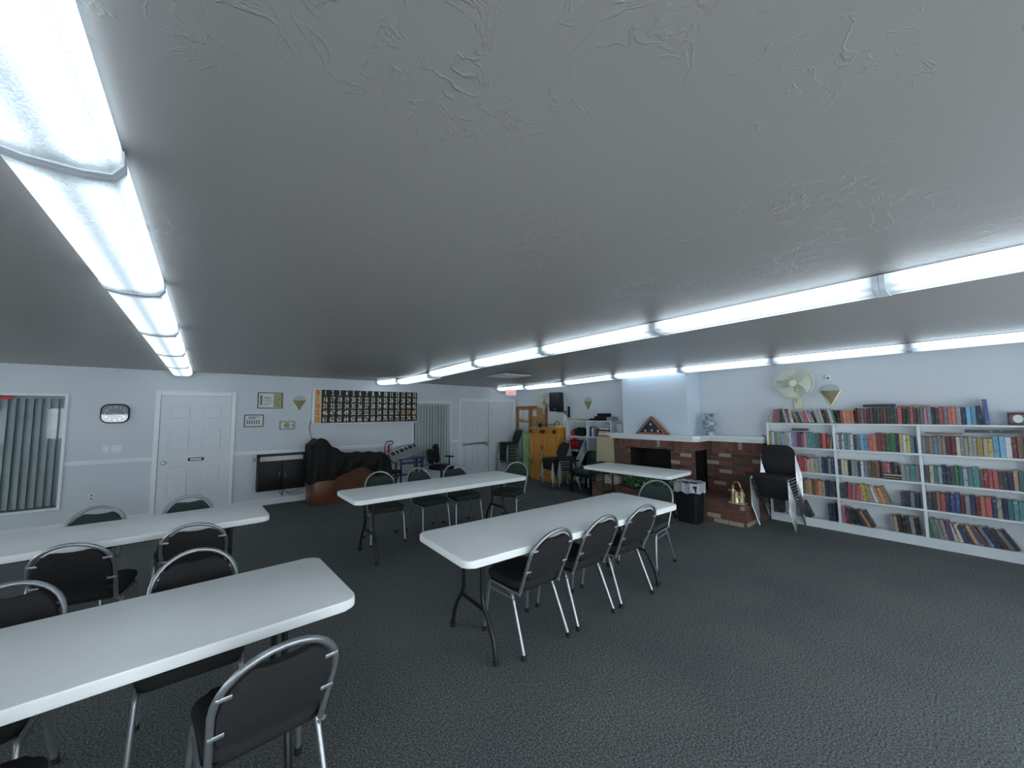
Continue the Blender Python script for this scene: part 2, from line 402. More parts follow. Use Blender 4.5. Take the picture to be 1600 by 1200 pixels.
LEFT_FILL = [(-1.0, .8, .9, 1.95), (1.3, 3.1, .9, 1.95), (3.6, 5.4, .9, 1.95), (5.9, 7.7, .9, 1.95)]  # left wall windows added out of view to even out the daylight
wall_with_holes('x', XL, -.12, YN-.1, YF, ZC+.06, LEFT_FILL, 'wall_left', M['wall'])
BW = [(-4.0, -3.45, .95, 2.0), (-2.9, -1.3, .12, 1.80), (-.8, .8, .12, 2.15), (1.2, 2.8, .12, 2.15), (3.2, 4.8, .12, 2.15), (5.2, 6.5, 1.0, 1.95)]  # rear windows known from reflections, made larger to let in more daylight
wall_with_holes('y', YN, -.16, XL-.1, XR+.1, ZC+.06, BW, 'wall_rear', M['wall'])
# mouldings on the far wall
def rail(name, x0, x1, z0, z1, d, y=YF):
    mb = MB(); h = z1-z0
    mb.box((x0, y-d*.6, z0), (x1, y, z1)); mb.box((x0, y-d, z0+h*.45), (x1, y-d*.6, z0+h*.92), bevel=.004)
    return struct(mb.done(name, M['trim'], smooth=False))
rail('trim_1', -1.60, -.66, .945, 1.005, .025); rail('trim_2', .41, 3.80, .945, 1.005, .025); rail('trim_3', 4.86, 5.05, .945, 1.005, .025)
def base(name, lo, hi): struct(MB().box(lo, hi, bevel=.004).done(name, M['trim'], smooth=False))
base('baseboard_far', (.41, YF-.015, 0), (5.05, YF, .12)); base('baseboard_left', (XL, YN, 0), (XL+.015, YF, .10))
base('baseboard_rear', (XL+.02, YN, 0), (XR-.02, YN+.015, .10))
mb = MB(); mb.box((XL+.02, YF-.015, 0), (-.66, YF, .12), bevel=.004); struct(mb.done('baseboard_corner', M['trim'], smooth=False))

# windows in the far wall: glass in front, vertical blinds behind
def far_window(n, W, lab, gap, frame_d=.03):
    x0, x1, z0, z1 = W
    root = bpy.data.objects.new('window_%d' % n, None); COL.objects.link(root); root['kind'] = 'structure'; root.location = ((x0+x1)/2, YF, z0)
    L0 = Vector(root.location)
    def b(mb, lo, hi, **k): mb.box([a-c for a, c in zip(lo, L0)], [a-c for a, c in zip(hi, L0)], **k)
    mb = MB(); t = .035
    for lo, hi in (((x0-t, YF-.018, z0-t), (x1+t, YF+.02, z0)), ((x0-t, YF-.018, z1), (x1+t, YF+.02, z1+t)), ((x0-t, YF-.018, z0), (x0, YF+.02, z1)), ((x1, YF-.018, z0), (x1+t, YF+.02, z1))): b(mb, lo, hi, bevel=.003)
    if n == 2: b(mb, (x0-t, YF-.06, z0-.035), (x1+t, YF, z0-.005), bevel=.004)
    mb.done('window_frame', M['trim'], root, smooth=False)
    mb = MB(); b(mb, (x0, YF+.15, z0), (x1, YF+.158, z1)); mb.done('window_backing', M['blind_dark'], root, smooth=False)  # dark panel whose colour stands in for the shade behind the slats
    if n == 1:
        mb = MB(); b(mb, (x0, YF+.022, z0), (x1, YF+.028, z1)); mb.done('pane', M['glass'], root, smooth=False)
    mb = MB(); y = YF+.06; wv = .089
    k = 0; x = x1-.03
    while x > x0+.02:
        a = math.radians(gap + random.uniform(-4, 4))
        c, s_ = math.cos(a)*wv/2, math.sin(a)*wv/2
        mb.box((-wv/2, -.0015, z0+.02), (wv/2, .0015, z1-.04), mtx=Matrix.Translation((x, y, 0)) @ Matrix.Rotation(a, 4, 'Z'))
        x -= .078
    mb.box((x0+.005, y-.02, z1-.04), (x1-.005, y+.02, z1-.002))
    tag(mb.done('vertical_blinds', M['blind'] if n == 2 else mat('dull_green_blind_fabric', (.36, .39, .37), .7, var=.08, vscale=4), smooth=False), lab, 'blinds')
far_window(1, W1, 'grey vertical blinds with dark gaps behind the glass, left of the clock', -24)
far_window(2, W2, 'grey green vertical blinds partly behind the bingo board, left of the double door', 22)
mb = MB(); mb.box((-2.72, YF+.012, 1.915), (-2.13, YF+.021, 1.962), bevel=.003)  # red box standing in for a red sign mirrored in the glass
tag(mb.done('red_reflection', M['red']), 'painted red reflection across the top left of the window with grey blinds', 'reflection')
# rear windows, enlarged for daylight, and unseen left windows added for fill light
for i, (x0, x1, z0, z1) in enumerate(BW+LEFT_FILL):
    root = bpy.data.objects.new('window_%d' % (i+3), None); COL.objects.link(root); root['kind'] = 'structure'; root.location = (x0, YN, z0)
    if i >= len(BW): root.location = (XL, x1, z0); root.rotation_euler = (0, 0, -PI/2)
    mb = MB(); W_, H_ = x1-x0, z1-z0
    for lo, hi in (((0, -.1, 0), (W_, .01, .05)), ((0, -.1, H_-.05), (W_, .01, H_)), ((0, -.1, .05), (.05, .01, H_-.05)), ((W_-.05, -.1, .05), (W_, .01, H_-.05)), ((W_/2-.02, -.07, .05), (W_/2+.02, -.03, H_-.05))): mb.box(lo, hi)
    for q in (1, 2, 3): mb.box((.05, -.06, H_*q/4-.01), (W_-.05, -.04, H_*q/4+.01))
    mb.done('window_frame', M['trim'], root, smooth=False)
    MB().box((.04, -.055, .04), (W_-.04, -.05, H_-.04)).done('pane', M['glass'], root, smooth=False)

# doors
def panel_leaf(mb, x0, x1, z0, z1, y, panels, t=.035):
    """flat slab with raised-and-fielded panels built as recess frames; panels in absolute x,z"""
    mb.box((x0, y, z0), (x1, y+t, z1))
    for a, b, c, d in panels:
        for lo, hi in (((a, y-.007, c), (b, y, c+.014)), ((a, y-.007, d-.014), (b, y, d)), ((a, y-.007, c+.014), (a+.014, y, d-.014)), ((b-.014, y-.007, c+.014), (b, y, d-.014))): mb.box(lo, hi)
        mb.box((a+.045, y-.009, c+.045), (b-.045, y, d-.045), bevel=.006)
def casing(x0, x1, z1, name, parent, wd=.065):
    mb = MB(); y = YF
    mb.box((x0-wd, y-.022, 0), (x0, y, z1+wd), bevel=.005); mb.box((x1, y-.022, 0), (x1+wd, y, z1+wd), bevel=.005)
    mb.box((x0, y-.022, z1), (x1, y, z1+wd), bevel=.005); mb.box((x0-wd-.012, y-.03, z1+wd), (x1+wd+.012, y, z1+wd+.02), bevel=.004)
    return mb.done(name, M['trim'], parent, smooth=False)
d1 = bpy.data.objects.new('door_1', None); COL.objects.link(d1); d1['kind'] = 'structure'
mb = MB(); yd = YF-.012
six = lambda x0, x1, zt: [(x0+.09, (x0+x1)/2-.05, zt-.42, zt-.12), ((x0+x1)/2+.05, x1-.09, zt-.42, zt-.12), (x0+.09, (x0+x1)/2-.05, 1.06, zt-.50), ((x0+x1)/2+.05, x1-.09, 1.06, zt-.50), (x0+.09, (x0+x1)/2-.05, .26, .86), ((x0+x1)/2+.05, x1-.09, .26, .86)]
panel_leaf(mb, -.59, .34, .01, 2.0, yd, six(-.59, .34, 2.0), .012); mb.done('door_leaf', M['door'], d1, smooth=False)
casing(-.595, .345, 2.005, 'door_frame', d1)
mb = MB(); mb.lathe([(.0, 0), (.028, 0), (.028, .008), (.012, .012), (.012, .035), (.026, .045), (.030, .060), (.02, .072), (0, .074)], seg=16, mtx=far_m(-.52, .90, yd)); mb.done('door_knob', M['steel'], d1)
mb = MB(); mb.box((-.215, yd-.014, .905), (-.005, yd-.008, .955), bevel=.002); mb.mi = 1; mb.box((-.185, yd-.017, .918), (-.035, yd-.0135, .942)); mb.done('mail_slot', [M['black'], M['steel']], d1, smooth=False)
d2 = bpy.data.objects.new('door_2', None); COL.objects.link(d2); d2['kind'] = 'structure'
for x0, x1 in ((5.13, 5.985), (5.99, 6.85)):
    mb = MB(); panel_leaf(mb, x0, x1, .01, 1.97, yd, six(x0, x1, 1.97), .012); mb.done('door_leaf', M['door'], d2, smooth=False)
casing(5.125, 6.855, 1.975, 'door_frame', d2)
mb = MB(); mb.box((5.17, yd-.065, .865), (5.95, yd-.045, .915), bevel=.006); mb.box((5.17, yd-.06, .85), (5.25, yd-.008, .93), bevel=.008)
mb.box((5.88, yd-.07, .81), (5.965, yd-.008, .99), bevel=.03, seg=4)
mb.done('push_bar', M['steel'], d2)
MB().box((5.983, yd-.008, .02), (5.993, yd-.004, 1.96)).done('door_seam', M['ink'], d2, smooth=False)

# ---------------------------------------------------------------- ceiling lights
def fixture():
    root = thing('ceiling_light', '', 'ceiling light')
    L2 = .675
    mb = MB(); mb.box((-.115, -L2, -.03), (.115, L2, 0), bevel=.004); mb.done('housing', M['housing'], root)
    prof = [(-.125, -.004), (-.127, -.045), (-.105, -.078), (-.05, -.088), (.05, -.088), (.105, -.078), (.127, -.045), (.125, -.004)]
    # open wrap shell
    mb = MB(); n = len(prof)
    A = [mb.bm.verts.new((x, -L2+.02, z)) for x, z in prof]; B = [mb.bm.verts.new((x, L2-.02, z)) for x, z in prof]
    for i in range(n-1): mb.bm.faces.new((A[i], A[i+1], B[i+1], B[i]))
    mb.done('diffuser', M['diffuser'], root, angle=70)
    for sy in (-1, 1):
        mb = MB(); poly = [(x*1.03, z*1.05) for x, z in prof]
        y0, y1 = (L2-.024, L2) if sy > 0 else (-L2, -L2+.024)
        a = [mb.bm.verts.new((x, y0, z)) for x, z in poly]; b = [mb.bm.verts.new((x, y1, z)) for x, z in poly]
        mb.bm.faces.new(a); mb.bm.faces.new(b[::-1])
        for i in range(n): mb.bm.faces.new((a[i], a[(i+1) % n], b[(i+1) % n], b[i]))
        mb.done('end_cap', M['housing'], root, smooth=False)
    return root
ORD = ['first', 'second', 'third', 'fourth', 'fifth', 'sixth', 'seventh', 'eighth']
def nth(i):
    i += 1
    return '%d%s' % (i, 'th' if 10 <= i % 100 <= 20 else {1: 'st', 2: 'nd', 3: 'rd'}.get(i % 10, 'th'))
proto = fixture(); used = False
for rx, rown, ends in ((-.345, 'left', [8.43-1.38*k for k in range(8)]), (3.06, 'middle', [8.75-1.402*k for k in range(8)]), (6.385, 'right', [8.68-1.36*k for k in range(8)])):
    for k in range(7):
        y1, y0 = ends[k], ends[k+1]; y1 = min(y1, YF-.03)
        yc = (y0+y1)/2; ln = y1-y0
        o = proto if not used else copy_tree(proto); used = True
        za, zb = zc(rx, y0), zc(rx, y1)
        o.location = (rx, yc, min((za+zb)/2, zc(rx, yc))-.003); o.rotation_euler = (math.atan2(zb-za, ln), 0, 0); o.scale = (1, ln/1.352, 1)
        o['group'] = 'fluorescent wrap lights of the %s row' % rown
        o['label'] = '%s fluorescent wrap light from the far wall in the %s row' % (ORD[k], rown)

# ---------------------------------------------------------------- banquet chair
def lean(z): return -.165-.20*(z-.41)/.44        # y of the back plane at height z
def arch_pts(wd=.197, ztop=.842, zb=.40, n=16, drop=.0):
    p = []; zs = ztop-.19
    zz = [zb+(zs-zb)*i/5 for i in range(6)]
    for z in zz: p.append((-(wd-.012*(zs-z)/.25), z))
    for i in range(1, n): a = PI-PI*i/n; p.append((wd*math.cos(a), zs+(ztop-zs)*math.sin(a)**.92))
    for z in zz[::-1]: p.append(((wd-.012*(zs-z)/.25), z))
    return p
def banquet_chair(fab):
    root = thing('banquet_chair', '', 'chair')
    mb = MB(); mb.tube([(x, lean(z), z) for x, z in arch_pts()], .0125, 10); mb.done('back_frame', M['chrome'], root)
    # back pad: outline inside the arch, dip at the top for a hand hold
    ins = [(x, z) for x, z in arch_pts(.181, .820, .52, 36)]
    ze = min(z for x, z in ins if abs(x) < .098 and z > .7)
    out = [(x, ze-.014*(1-(x/.1)**2) if (abs(x) < .1 and z > .7) else z) for x, z in ins]
    bot = [(.15*math.cos(PI*i/8)*1.0+(.0), .505-.02*math.sin(PI*i/8)) for i in range(0, 9)]
    poly = out + bot
    lm = Matrix(((1, 0, 0, 0), (0, 0, -1, 0), (0, 1, 0, 0), (0, 0, 0, 1)))
    mb = MB(); mb.prism(poly, -.030, .010, bevel=.011, seg=3)
    for v in mb.bm.verts:
        x, z, d = v.co; v.co = (x, lean(z)-d*.98+(-.006*(1-(x/.19)**2)), z)
    mb.done('backrest', fab, root, angle=60)
    for sx in (-1, 1):
        for z in (.565, .72):
            mb = MB(); y = lean(z)-.013; w_ = .2 if z < .7 else .192
            mb.box((sx*(w_+.002)-(.0 if sx < 0 else .048), y-.003, z-.007), (sx*(w_+.002)+(.048 if sx < 0 else 0), y+.001, z+.007), bevel=.003)
            mb.done('bracket', M['chrome'], root)
    # seat cushion
    mb = MB(); poly = rrect(.42, .40, .07, 5, 0, .035)
    poly = [(x*(1-.05*(0 if y > 0 else 1)), y) for x, y in poly]
    mb.prism(poly, .41, .468, bevel=.024, seg=4); mb.done('seat', fab, root, angle=70)
    mb = MB(); mb.prism(rrect(.40, .36, .05, 4, 0, .03), .395, .412); mb.done('seat_base', M['black'], root, smooth=False)
    # side rails and crossbars
    mb = MB()
    for sx in (-1, 1):
        mb.tube([(sx*.195, .17, .388), (sx*.195, -.17, .395)], .011, 8)
        mb.tube([(sx*.2, .195, .335), (sx*.197, -.115, .345)], .007, 8)
    mb.tube([(-.195, .12, .385), (.195, .12, .385)], .009, 8);
    mb.done('seat_frame', M['chrome'], root)
    for sx in (-1, 1):
        leg = MB().tube([(sx*.19, .12, .388), (sx*.194, .165, .386), (sx*.197, .185, .370), (sx*.199, .195, .34), (sx*.215, .235, .02)], .0122, 10).done('leg', M['chrome'], root)
        MB().tube([(sx*.214, .233, .034), (sx*.216, .236, 0)], .0165, 10).done('foot_cap', M['rubber'], leg)
        leg = MB().tube([(sx*.19, -.02, .386), (sx*.192, -.06, .384), (sx*.194, -.082, .370), (sx*.196, -.095, .345), (sx*.214, -.233, .02)], .0122, 10).done('leg', M['chrome'], root)
        MB().tube([(sx*.214, -.231, .034), (sx*.215, -.236, 0)], .0165, 10).done('foot_cap', M['rubber'], leg)
    return root
BC = banquet_chair(M['fabric']); BCG = banquet_chair(M['fabric_green'])
R = math.radians
chairs = [
 (BC, 1.945, 2.285, 0, 'round back chair on the near side of the front white table, nearest its left end', 'A'),
 (BC, 2.495, 2.285, -1, 'round back chair on the near side of the front white table, middle of three', 'A'),
 (BC, 3.05, 2.27, -4, 'round back chair on the near side of the front white table, furthest right of three', 'A'),
 (BCG, 3.86, 2.46, 97, 'round back chair at the right end of the front white table, beside the waste bin', 'A'),
 (BCG, 1.91, 5.13, 173, 'round back chair behind the far white table, in front of the organ', 'B'),
 (BCG, 2.54, 5.10, 183, 'round back chair behind the far white table, second from its left end', 'B'),
 (BCG, 3.08, 5.05, 174, 'round back chair behind the far white table, in front of the double door', 'B'),
 (BCG, 3.78, 4.80, 118, 'round back chair at the right end of the far white table', 'B'),
 (BC, .225, 1.97, 5, 'large round back chair on the near side of the closest table, showing its silver arch', 'C'),
 (BC, -.005, 2.70, 181, 'chair behind the closest table, right one, its silver arch showing above the tabletop', 'C'),
 (BC, -.72, 2.68, 178, 'chair behind the closest table at the left edge of the view', 'C'),
 (BC, -.60, 1.97, -4, 'chair on the near side of the closest table, in the bottom left corner', 'C'),
 (BC, -.60, 4.08, -8, 'chair on the near side of the left rear table, left of two', 'D'),
 (BC, .00, 4.15, -6, 'chair on the near side of the left rear table, nearer the table end', 'D'),
 (BCG, -.77, 4.74, 172, 'chair behind the left rear table, below the clock', 'D'),
 (BCG, -.10, 4.80, 180, 'chair behind the left rear table, in front of the white door', 'D')]
GN = {'A': 'chairs around the front table', 'B': 'chairs around the far table', 'C': 'chairs around the closest table', 'D': 'chairs around the left rear table'}
seen = set()
for pr, x, y, a, lab, g in chairs:
    o = pr if pr.name not in seen else copy_tree(pr); seen.add(pr.name)
    place(o, (x, y, 0), R(a), lab, GN[g])
# stack by the double door
for k in range(6):
    o = copy_tree(BCG); place(o, (6.40+.0*k, 8.10, .085*k), R(84), '%s round back chair of the stack beside the double door, counted from the floor' % ORD[k], 'chair stack by the double door')
for k in range(4):
    o = copy_tree(BC); place(o, (6.24-.012*k, 6.22, .06*k), R(80), '%s chair of the left stack in front of the pine cupboard, counted from the floor' % ORD[k], 'left chair stack by the pine cupboard')
for k in range(5):
    o = copy_tree(BC); place(o, (6.34-.01*k, 5.86, .055*k), R(38), '%s chair of the stack between the cupboard and green armchair, counted from the floor' % ORD[k], 'right chair stack by the green armchair')

# ---------------------------------------------------------------- folding tables
def folding_table(Lx, Wy=.76, ht=.74):
    root = thing('folding_table', '', 'table')
    mb = MB(); mb.prism(rrect(Lx, Wy, .06, 6), ht-.048, ht, bevel=.010, seg=3)
    mb.done('tabletop', M['plastic_white'], root, angle=50)
    mb = MB(); x = Lx/2-.13
    for sy in (-1, 1): mb.box((-x, sy*(Wy/2-.10)-.012, ht-.075), (x, sy*(Wy/2-.10)+.012, ht-.046))
    mb.done('apron_rail', M['leg_black'], root, smooth=False)
    for sx in (-1, 1):
        lx = sx*(Lx/2-.27)
        for sy in (-1, 1):
            leg = MB().tube([(lx, sy*.13, ht-.06), (lx, sy*.13, .40), (lx, sy*.135, .35), (lx, sy*.16, .30), (lx, sy*.225, .22), (lx, sy*.27, .14), (lx, sy*.295, .03)], .0155, 10).done('leg', M['leg_black'], root)
            MB().tube([(lx, sy*.294, .035), (lx, sy*.297, 0)], .02, 10).done('foot_cap', M['rubber'], leg)
        MB().box((lx-.008, -.165, .285), (lx+.008, .165, .312)).done('crossbar', M['leg_black'], root)
        MB().tube([(lx, -.33, ht-.065), (lx, .33, ht-.065)], .014, 8).done('pivot_bar', M['leg_black'], root)
        MB().box((lx-.006, -.13, .60), (lx+.006, .13, .622)).done('crossbar', M['leg_black'], root)
        mb = MB(); mb.tube([(lx, 0, .61), (lx-sx*.16, 0, .65), (lx-sx*.42, 0, ht-.055)], .009, 8); mb.tube([(lx-sx*.01, 0, .60), (lx-sx*.06, 0, .52)], .007, 8)
        mb.done('brace', M['leg_black'], root)
    return root
FT = folding_table(2.42)
place(FT, (2.505, 2.40, 0), R(-1.8), 'front white folding table with four chairs, near the middle of the room', 'white folding tables')
o = copy_tree(FT); place(o, (2.475, 4.62, 0), R(.3), 'far white folding table standing before the organ and double door', 'white folding tables')
o = copy_tree(FT); place(o, (-.592, 2.365, 0), R(2.4), 'closest white folding table at the bottom left of the view', 'white folding tables')
o = copy_tree(FT); place(o, (-.725, 4.52, 0), R(1.9), 'left rear white folding table in front of the window and white door', 'white folding tables')
o = folding_table(1.56, .74); place(o, (5.50, 3.68, 0), R(92.0), 'short white folding table standing before the brick fireplace', 'white folding tables')

# ---------------------------------------------------------------- far wall items
# clock
clk = thing('wall_clock', 'black rimmed rounded square wall clock between the left window and white door', 'clock', (-1.11, YF, 1.71))
fm = far_m(0, 0, 0)
MB().prism(rrect(.325, .30, .10, 8), 0, .035, mtx=fm, bevel=.008, seg=3).done('rim', M['black'], clk)
MB().prism(rrect(.285, .26, .08, 8), .035, .037, mtx=fm).done('dial', M['grey'], clk, smooth=False)
mb = MB()
for h in range(12):
    a = PI/2-2*PI*(h+1)/12; text_into(mb, str(h+1), .042, far_m(.112*math.cos(a), .10*math.sin(a), -.0385), depth=.0008, off=.001)
mb.done('numerals', M['white'], clk, smooth=False)
mb = MB(); mb.box((-.002, -.041, -.01), (.004, -.039, .08), mtx=Matrix.Rotation(R(-80), 4, 'Y')); mb.box((-.002, -.043, -.01), (.003, -.041, .11), mtx=Matrix.Rotation(R(110), 4, 'Y')); mb.done('hands', M['white'], clk, smooth=False)
MB().prism(rrect(.29, .265, .08, 8), .046, .048, mtx=fm).done('clock_glass', glass_mat('clock_glass', (1, 1, 1), .06), clk, smooth=False)
# switches, outlet
sw = thing('light_switch', 'white double and single light switch plates below the clock', 'light switch', (-1.12, YF, 1.165))
for x, w_ in ((-.065, .075), (.045, .115)):
    pl = MB().box((x-w_/2, -.006, -.058), (x+w_/2, 0, .058), bevel=.002).done('switch_plate', M['shelf_white'], sw)
    mb = MB()
    for q in ((0,) if w_ < .1 else (-.025, .025)): mb.box((x+q-.008, -.012, -.016), (x+q+.008, -.006, .016))
    mb.done('toggle', M['white'], pl)
ot = thing('wall_outlet', 'white power outlet low on the far wall under the clock', 'outlet', (-1.30, YF, .46))
pl = MB().box((-.035, -.006, -.058), (.035, 0, .058), bevel=.002).done('plate', M['shelf_white'], ot)
mb = MB(); mb.box((-.014, -.008, .012), (.014, -.006, .038)); mb.box((-.014, -.008, -.038), (.014, -.006, -.012)); mb.done('socket', M['grey'], ot, smooth=False)
# picture frames
def picture(x, z, w_, h_, lab, inner, fr, lines, name='picture_frame'):
    t = thing(name, lab, 'picture', (x, YF, z))
    mb = MB(); b = .012
    for lo, hi in (((-w_/2, -.018, -h_/2), (w_/2, 0, -h_/2+b)), ((-w_/2, -.018, h_/2-b), (w_/2, 0, h_/2)), ((-w_/2, -.018, -h_/2+b), (-w_/2+b, 0, h_/2-b)), ((w_/2-b, -.018, -h_/2+b), (w_/2, 0, h_/2-b))): mb.box(lo, hi)
    mb.done('frame', fr, t, smooth=False)
    MB().box((-w_/2+b, -.008, -h_/2+b), (w_/2-b, 0, h_/2-b)).done('print', inner, t, smooth=False)
    mb = MB()
    for a in lines: mb.box((a[0]*w_, -.010, a[1]*h_), (a[2]*w_, -.0081, a[3]*h_)); 
    mb.done('printed_marks', M['ink'], t, smooth=False)
    return t
t = picture(.935, 1.945, .40, .30, 'large black framed certificate with an olive right part, upper of three frames', M['paper'], M['black'], [(-.40, -.30, -.32, .32), (-.25, .1, .05, .14), (-.25, .2, 0, .23), (-.28, -.05, .1, -.02), (-.2, -.2, .05, -.17), (-.28, -.3, -.1, -.27)])
MB().box((.055, -.011, -.125), (.18, -.0085, .125)).done('olive_print_area', M['paper_green'], t, smooth=False)
t = picture(.69, 1.565, .30, .225, 'black framed white certificate nearest the white door, left of three frames', M['paper'], M['black'], [(-.36+i*.12, -.28, -.30+i*.12, .05) for i in range(6)]+[(-.3, .18, .1, .24), (-.3, .28, .3, .33)])
t = picture(1.23, 1.468, .265, .165, 'small framed banknote print below the gold wall sconce', M['paper'], M['grey'], [(-.42, -.4, .42, -.36), (-.42, .36, .42, .4), (-.42, -.4, -.39, .4), (.39, -.4, .42, .4), (-.1, -.22, .14, .22), (.28, -.1, .36, .12)])
MB().prism(rrect(.1, .09, .04), 0, .0015, mtx=far_m(-.01, 0, -.010)).done('oval_portrait_area', M['paper_green'], t, smooth=False)
# sconces: brass V with frosted half round glass
def sconce():
    t = thing('wall_sconce', '', 'wall lamp')
    mb = MB(); n = 12          # half cone, point down; local y = away from wall (-)
    hw, hh, dp = .115, .20, .09
    rim = [(hw*math.cos(PI*i/n), -dp*math.sin(PI*i/n), 0) for i in range(n+1)]
    tip = mb.bm.verts.new((0, 0, -hh)); V = [mb.bm.verts.new(p) for p in rim]
    for a, b in zip(V, V[1:]): mb.bm.faces.new((tip, a, b))
    mb.bm.faces.new(V[::-1]); mb.bm.faces.new((tip, V[-1], V[0]))
    mb.done('lower_shade', mat('olive_gilt_shade', (.33, .32, .22), .35, metal=.2), t, angle=60)
    mb = MB(); mb.tube([(-hw-.003, -.008, .01), (0, -.014, -hh-.006), (hw+.003, -.008, .01)], .010, 8); mb.done('brass_trim', M['brass'], t)
    mb = MB(); mb.prism([(0.108*math.cos(PI*i/16), .10*math.sin(PI*i/16)) for i in range(17)], .002, .02, mtx=far_m(0, 0, 0)); mb.done('upper_glass', M['frost'], t)
    return t
s0 = sconce(); place(s0, (1.425, YF, 1.95), 0, 'gold edged V shaped wall sconce on the far wall beside the bingo board', 'wall sconces')
o = copy_tree(s0); place(o, (XR, 5.88, 1.93), R(-90), 'gold V shaped wall sconce between the black speaker and the chimney breast', 'wall sconces')
o = copy_tree(s0); place(o, (XR, 1.40, 1.94), R(-90), 'gold V shaped wall sconce above the bookcase, beside the cream fan', 'wall sconces')
# bingo board
bx0, bx1, bz0, bz1 = 1.645, 3.885, 1.47, 2.20
bb = thing('bingo_board', 'long black bingo number board in a white frame on the far wall', 'bingo board', ((bx0+bx1)/2, YF, bz0))
bw, bh = bx1-bx0, bz1-bz0
MB().box((-bw/2, -.11, 0), (bw/2, 0, bh), bevel=.006).done('casing', M['shelf_white'], bb)
mb = MB(); f_ = .022
MB().box((-bw/2+.03, -.116, .03), (-bw/2+.155, -.109, bh-.025)).done('letter_strip', M['tan'], bb, smooth=False)
MB().box((-bw/2+.16, -.116, .03), (bw/2-.02, -.109, bh-.025)).done('number_panel', M['black'], bb, smooth=False)
mb = MB(); mo = MB(); ml = MB()
rowh = (bh-.055)/5; px0 = -bw/2+.16; pw = (bw-.18)/15
for r_ in range(5):
    z = bh-.025-rowh*(r_+.5)
    text_into(mo, 'BINGO'[r_], .145, far_m(-bw/2+.092, z, -.1165), sx=.62, off=.004)
    for c_ in range(15):
        n_ = r_*15+c_+1; tgt = ml if n_ in (58, 59) else mb
        text_into(tgt, str(n_), .145, far_m(px0+pw*(c_+.5), z, -.1165), sx=.62, off=.0025)
mo.done('bingo_letters', M['orange_ink'], bb, smooth=False); mb.done('number_lettering', M['gold_letter'], bb, smooth=False)
o = ml.done('lit_numbers', M['num_orange'], bb, smooth=False); o['label'] = 'lit numbers 58 and 59, glow painted as orange'  # orange colour stands in for the glow of the lit numbers
mb = MB()
for r_ in range(1, 5): mb.box((px0, -.1175, bh-.025-rowh*r_-.002), (bw/2-.02, -.1155, bh-.025-rowh*r_+.002))
mb.done('row_dividers', M['blind_dark'], bb, smooth=False)
mb = MB(); mb.tube([(1.64, YF-.05, 1.56), (1.615, YF-.03, 1.45), (1.63, YF-.03, 1.3), (1.69, YF-.05, 1.1)], .006, 6)
tag(mb.done('power_cord', M['black']), 'black power cord hanging from the left end of the bingo board', 'cord')
# wall cabinet
cb = thing('wall_cabinet', 'black wall mounted cabinet with two doors and a white open slot', 'cabinet', (1.145, YF, .29))
cw, ch, cd = .77, .65, .24
mb = MB(); mb.box((-cw/2, -cd, 0), (-cw/2+.03, 0, ch)); mb.box((cw/2-.03, -cd, 0), (cw/2, 0, ch)); mb.box((-cw/2, -cd, 0), (cw/2, 0, .03)); mb.box((-cw/2, -cd, ch-.03), (cw/2, 0, ch)); mb.box((-cw/2, -cd+.02, ch-.15), (cw/2, 0, ch-.125)); mb.box((-cw/2, -.01, .03), (cw/2, 0, ch))
mb.done('cabinet_body', M['black'], cb, smooth=False)
MB().box((-cw/2+.03, -.10, ch-.125), (cw/2-.03, -.012, ch-.035)).done('slot_back', M['shelf_white'], cb, smooth=False)
for sx in (-1, 1):
    dr = MB().box((min(sx*.003, sx*(cw/2-.025)), -cd-.015, .02), (max(sx*.003, sx*(cw/2-.025)), -cd, ch-.14), bevel=.003).done('door', M['black'], cb)
    hd = MB(); hd.tube([(sx*.05, -cd-.016, .21), (sx*.05, -cd-.045, .22), (sx*.05, -cd-.045, .33), (sx*.05, -cd-.016, .34)], .005, 8); hd.done('handle', M['bright_chrome'], dr)
mb = MB(); mb.tube([(1.15, YF-.05, .30), (1.14, YF-.06, .2), (1.17, YF-.06, .16), (1.2, YF-.05, .26), (1.28, YF-.04, .18), (1.42, YF-.04, .2), (1.5, YF-.03, .3)], .005, 6)
mb.tube([(1.2, YF-.05, .30), (1.18, YF-.05, .12), (1.21, YF-.04, .25), (1.36, YF-.03, .12), (1.52, YF-.03, .16)], .004, 6)
tag(mb.done('loose_cables', M['black']), 'tangle of black cables hanging below the black wall cabinet', 'cable')
mb = MB(); mb.tube([(.70, YF-.03, .86), (.745, YF-.03, .865)], .007, 6); mb.tube([(.70, YF-.03, .83), (.745, YF-.03, .83)], .007, 6)
tag(mb.done('cabinet_hook', M['black']), 'small dark hook poking out left of the black wall cabinet', 'hook')

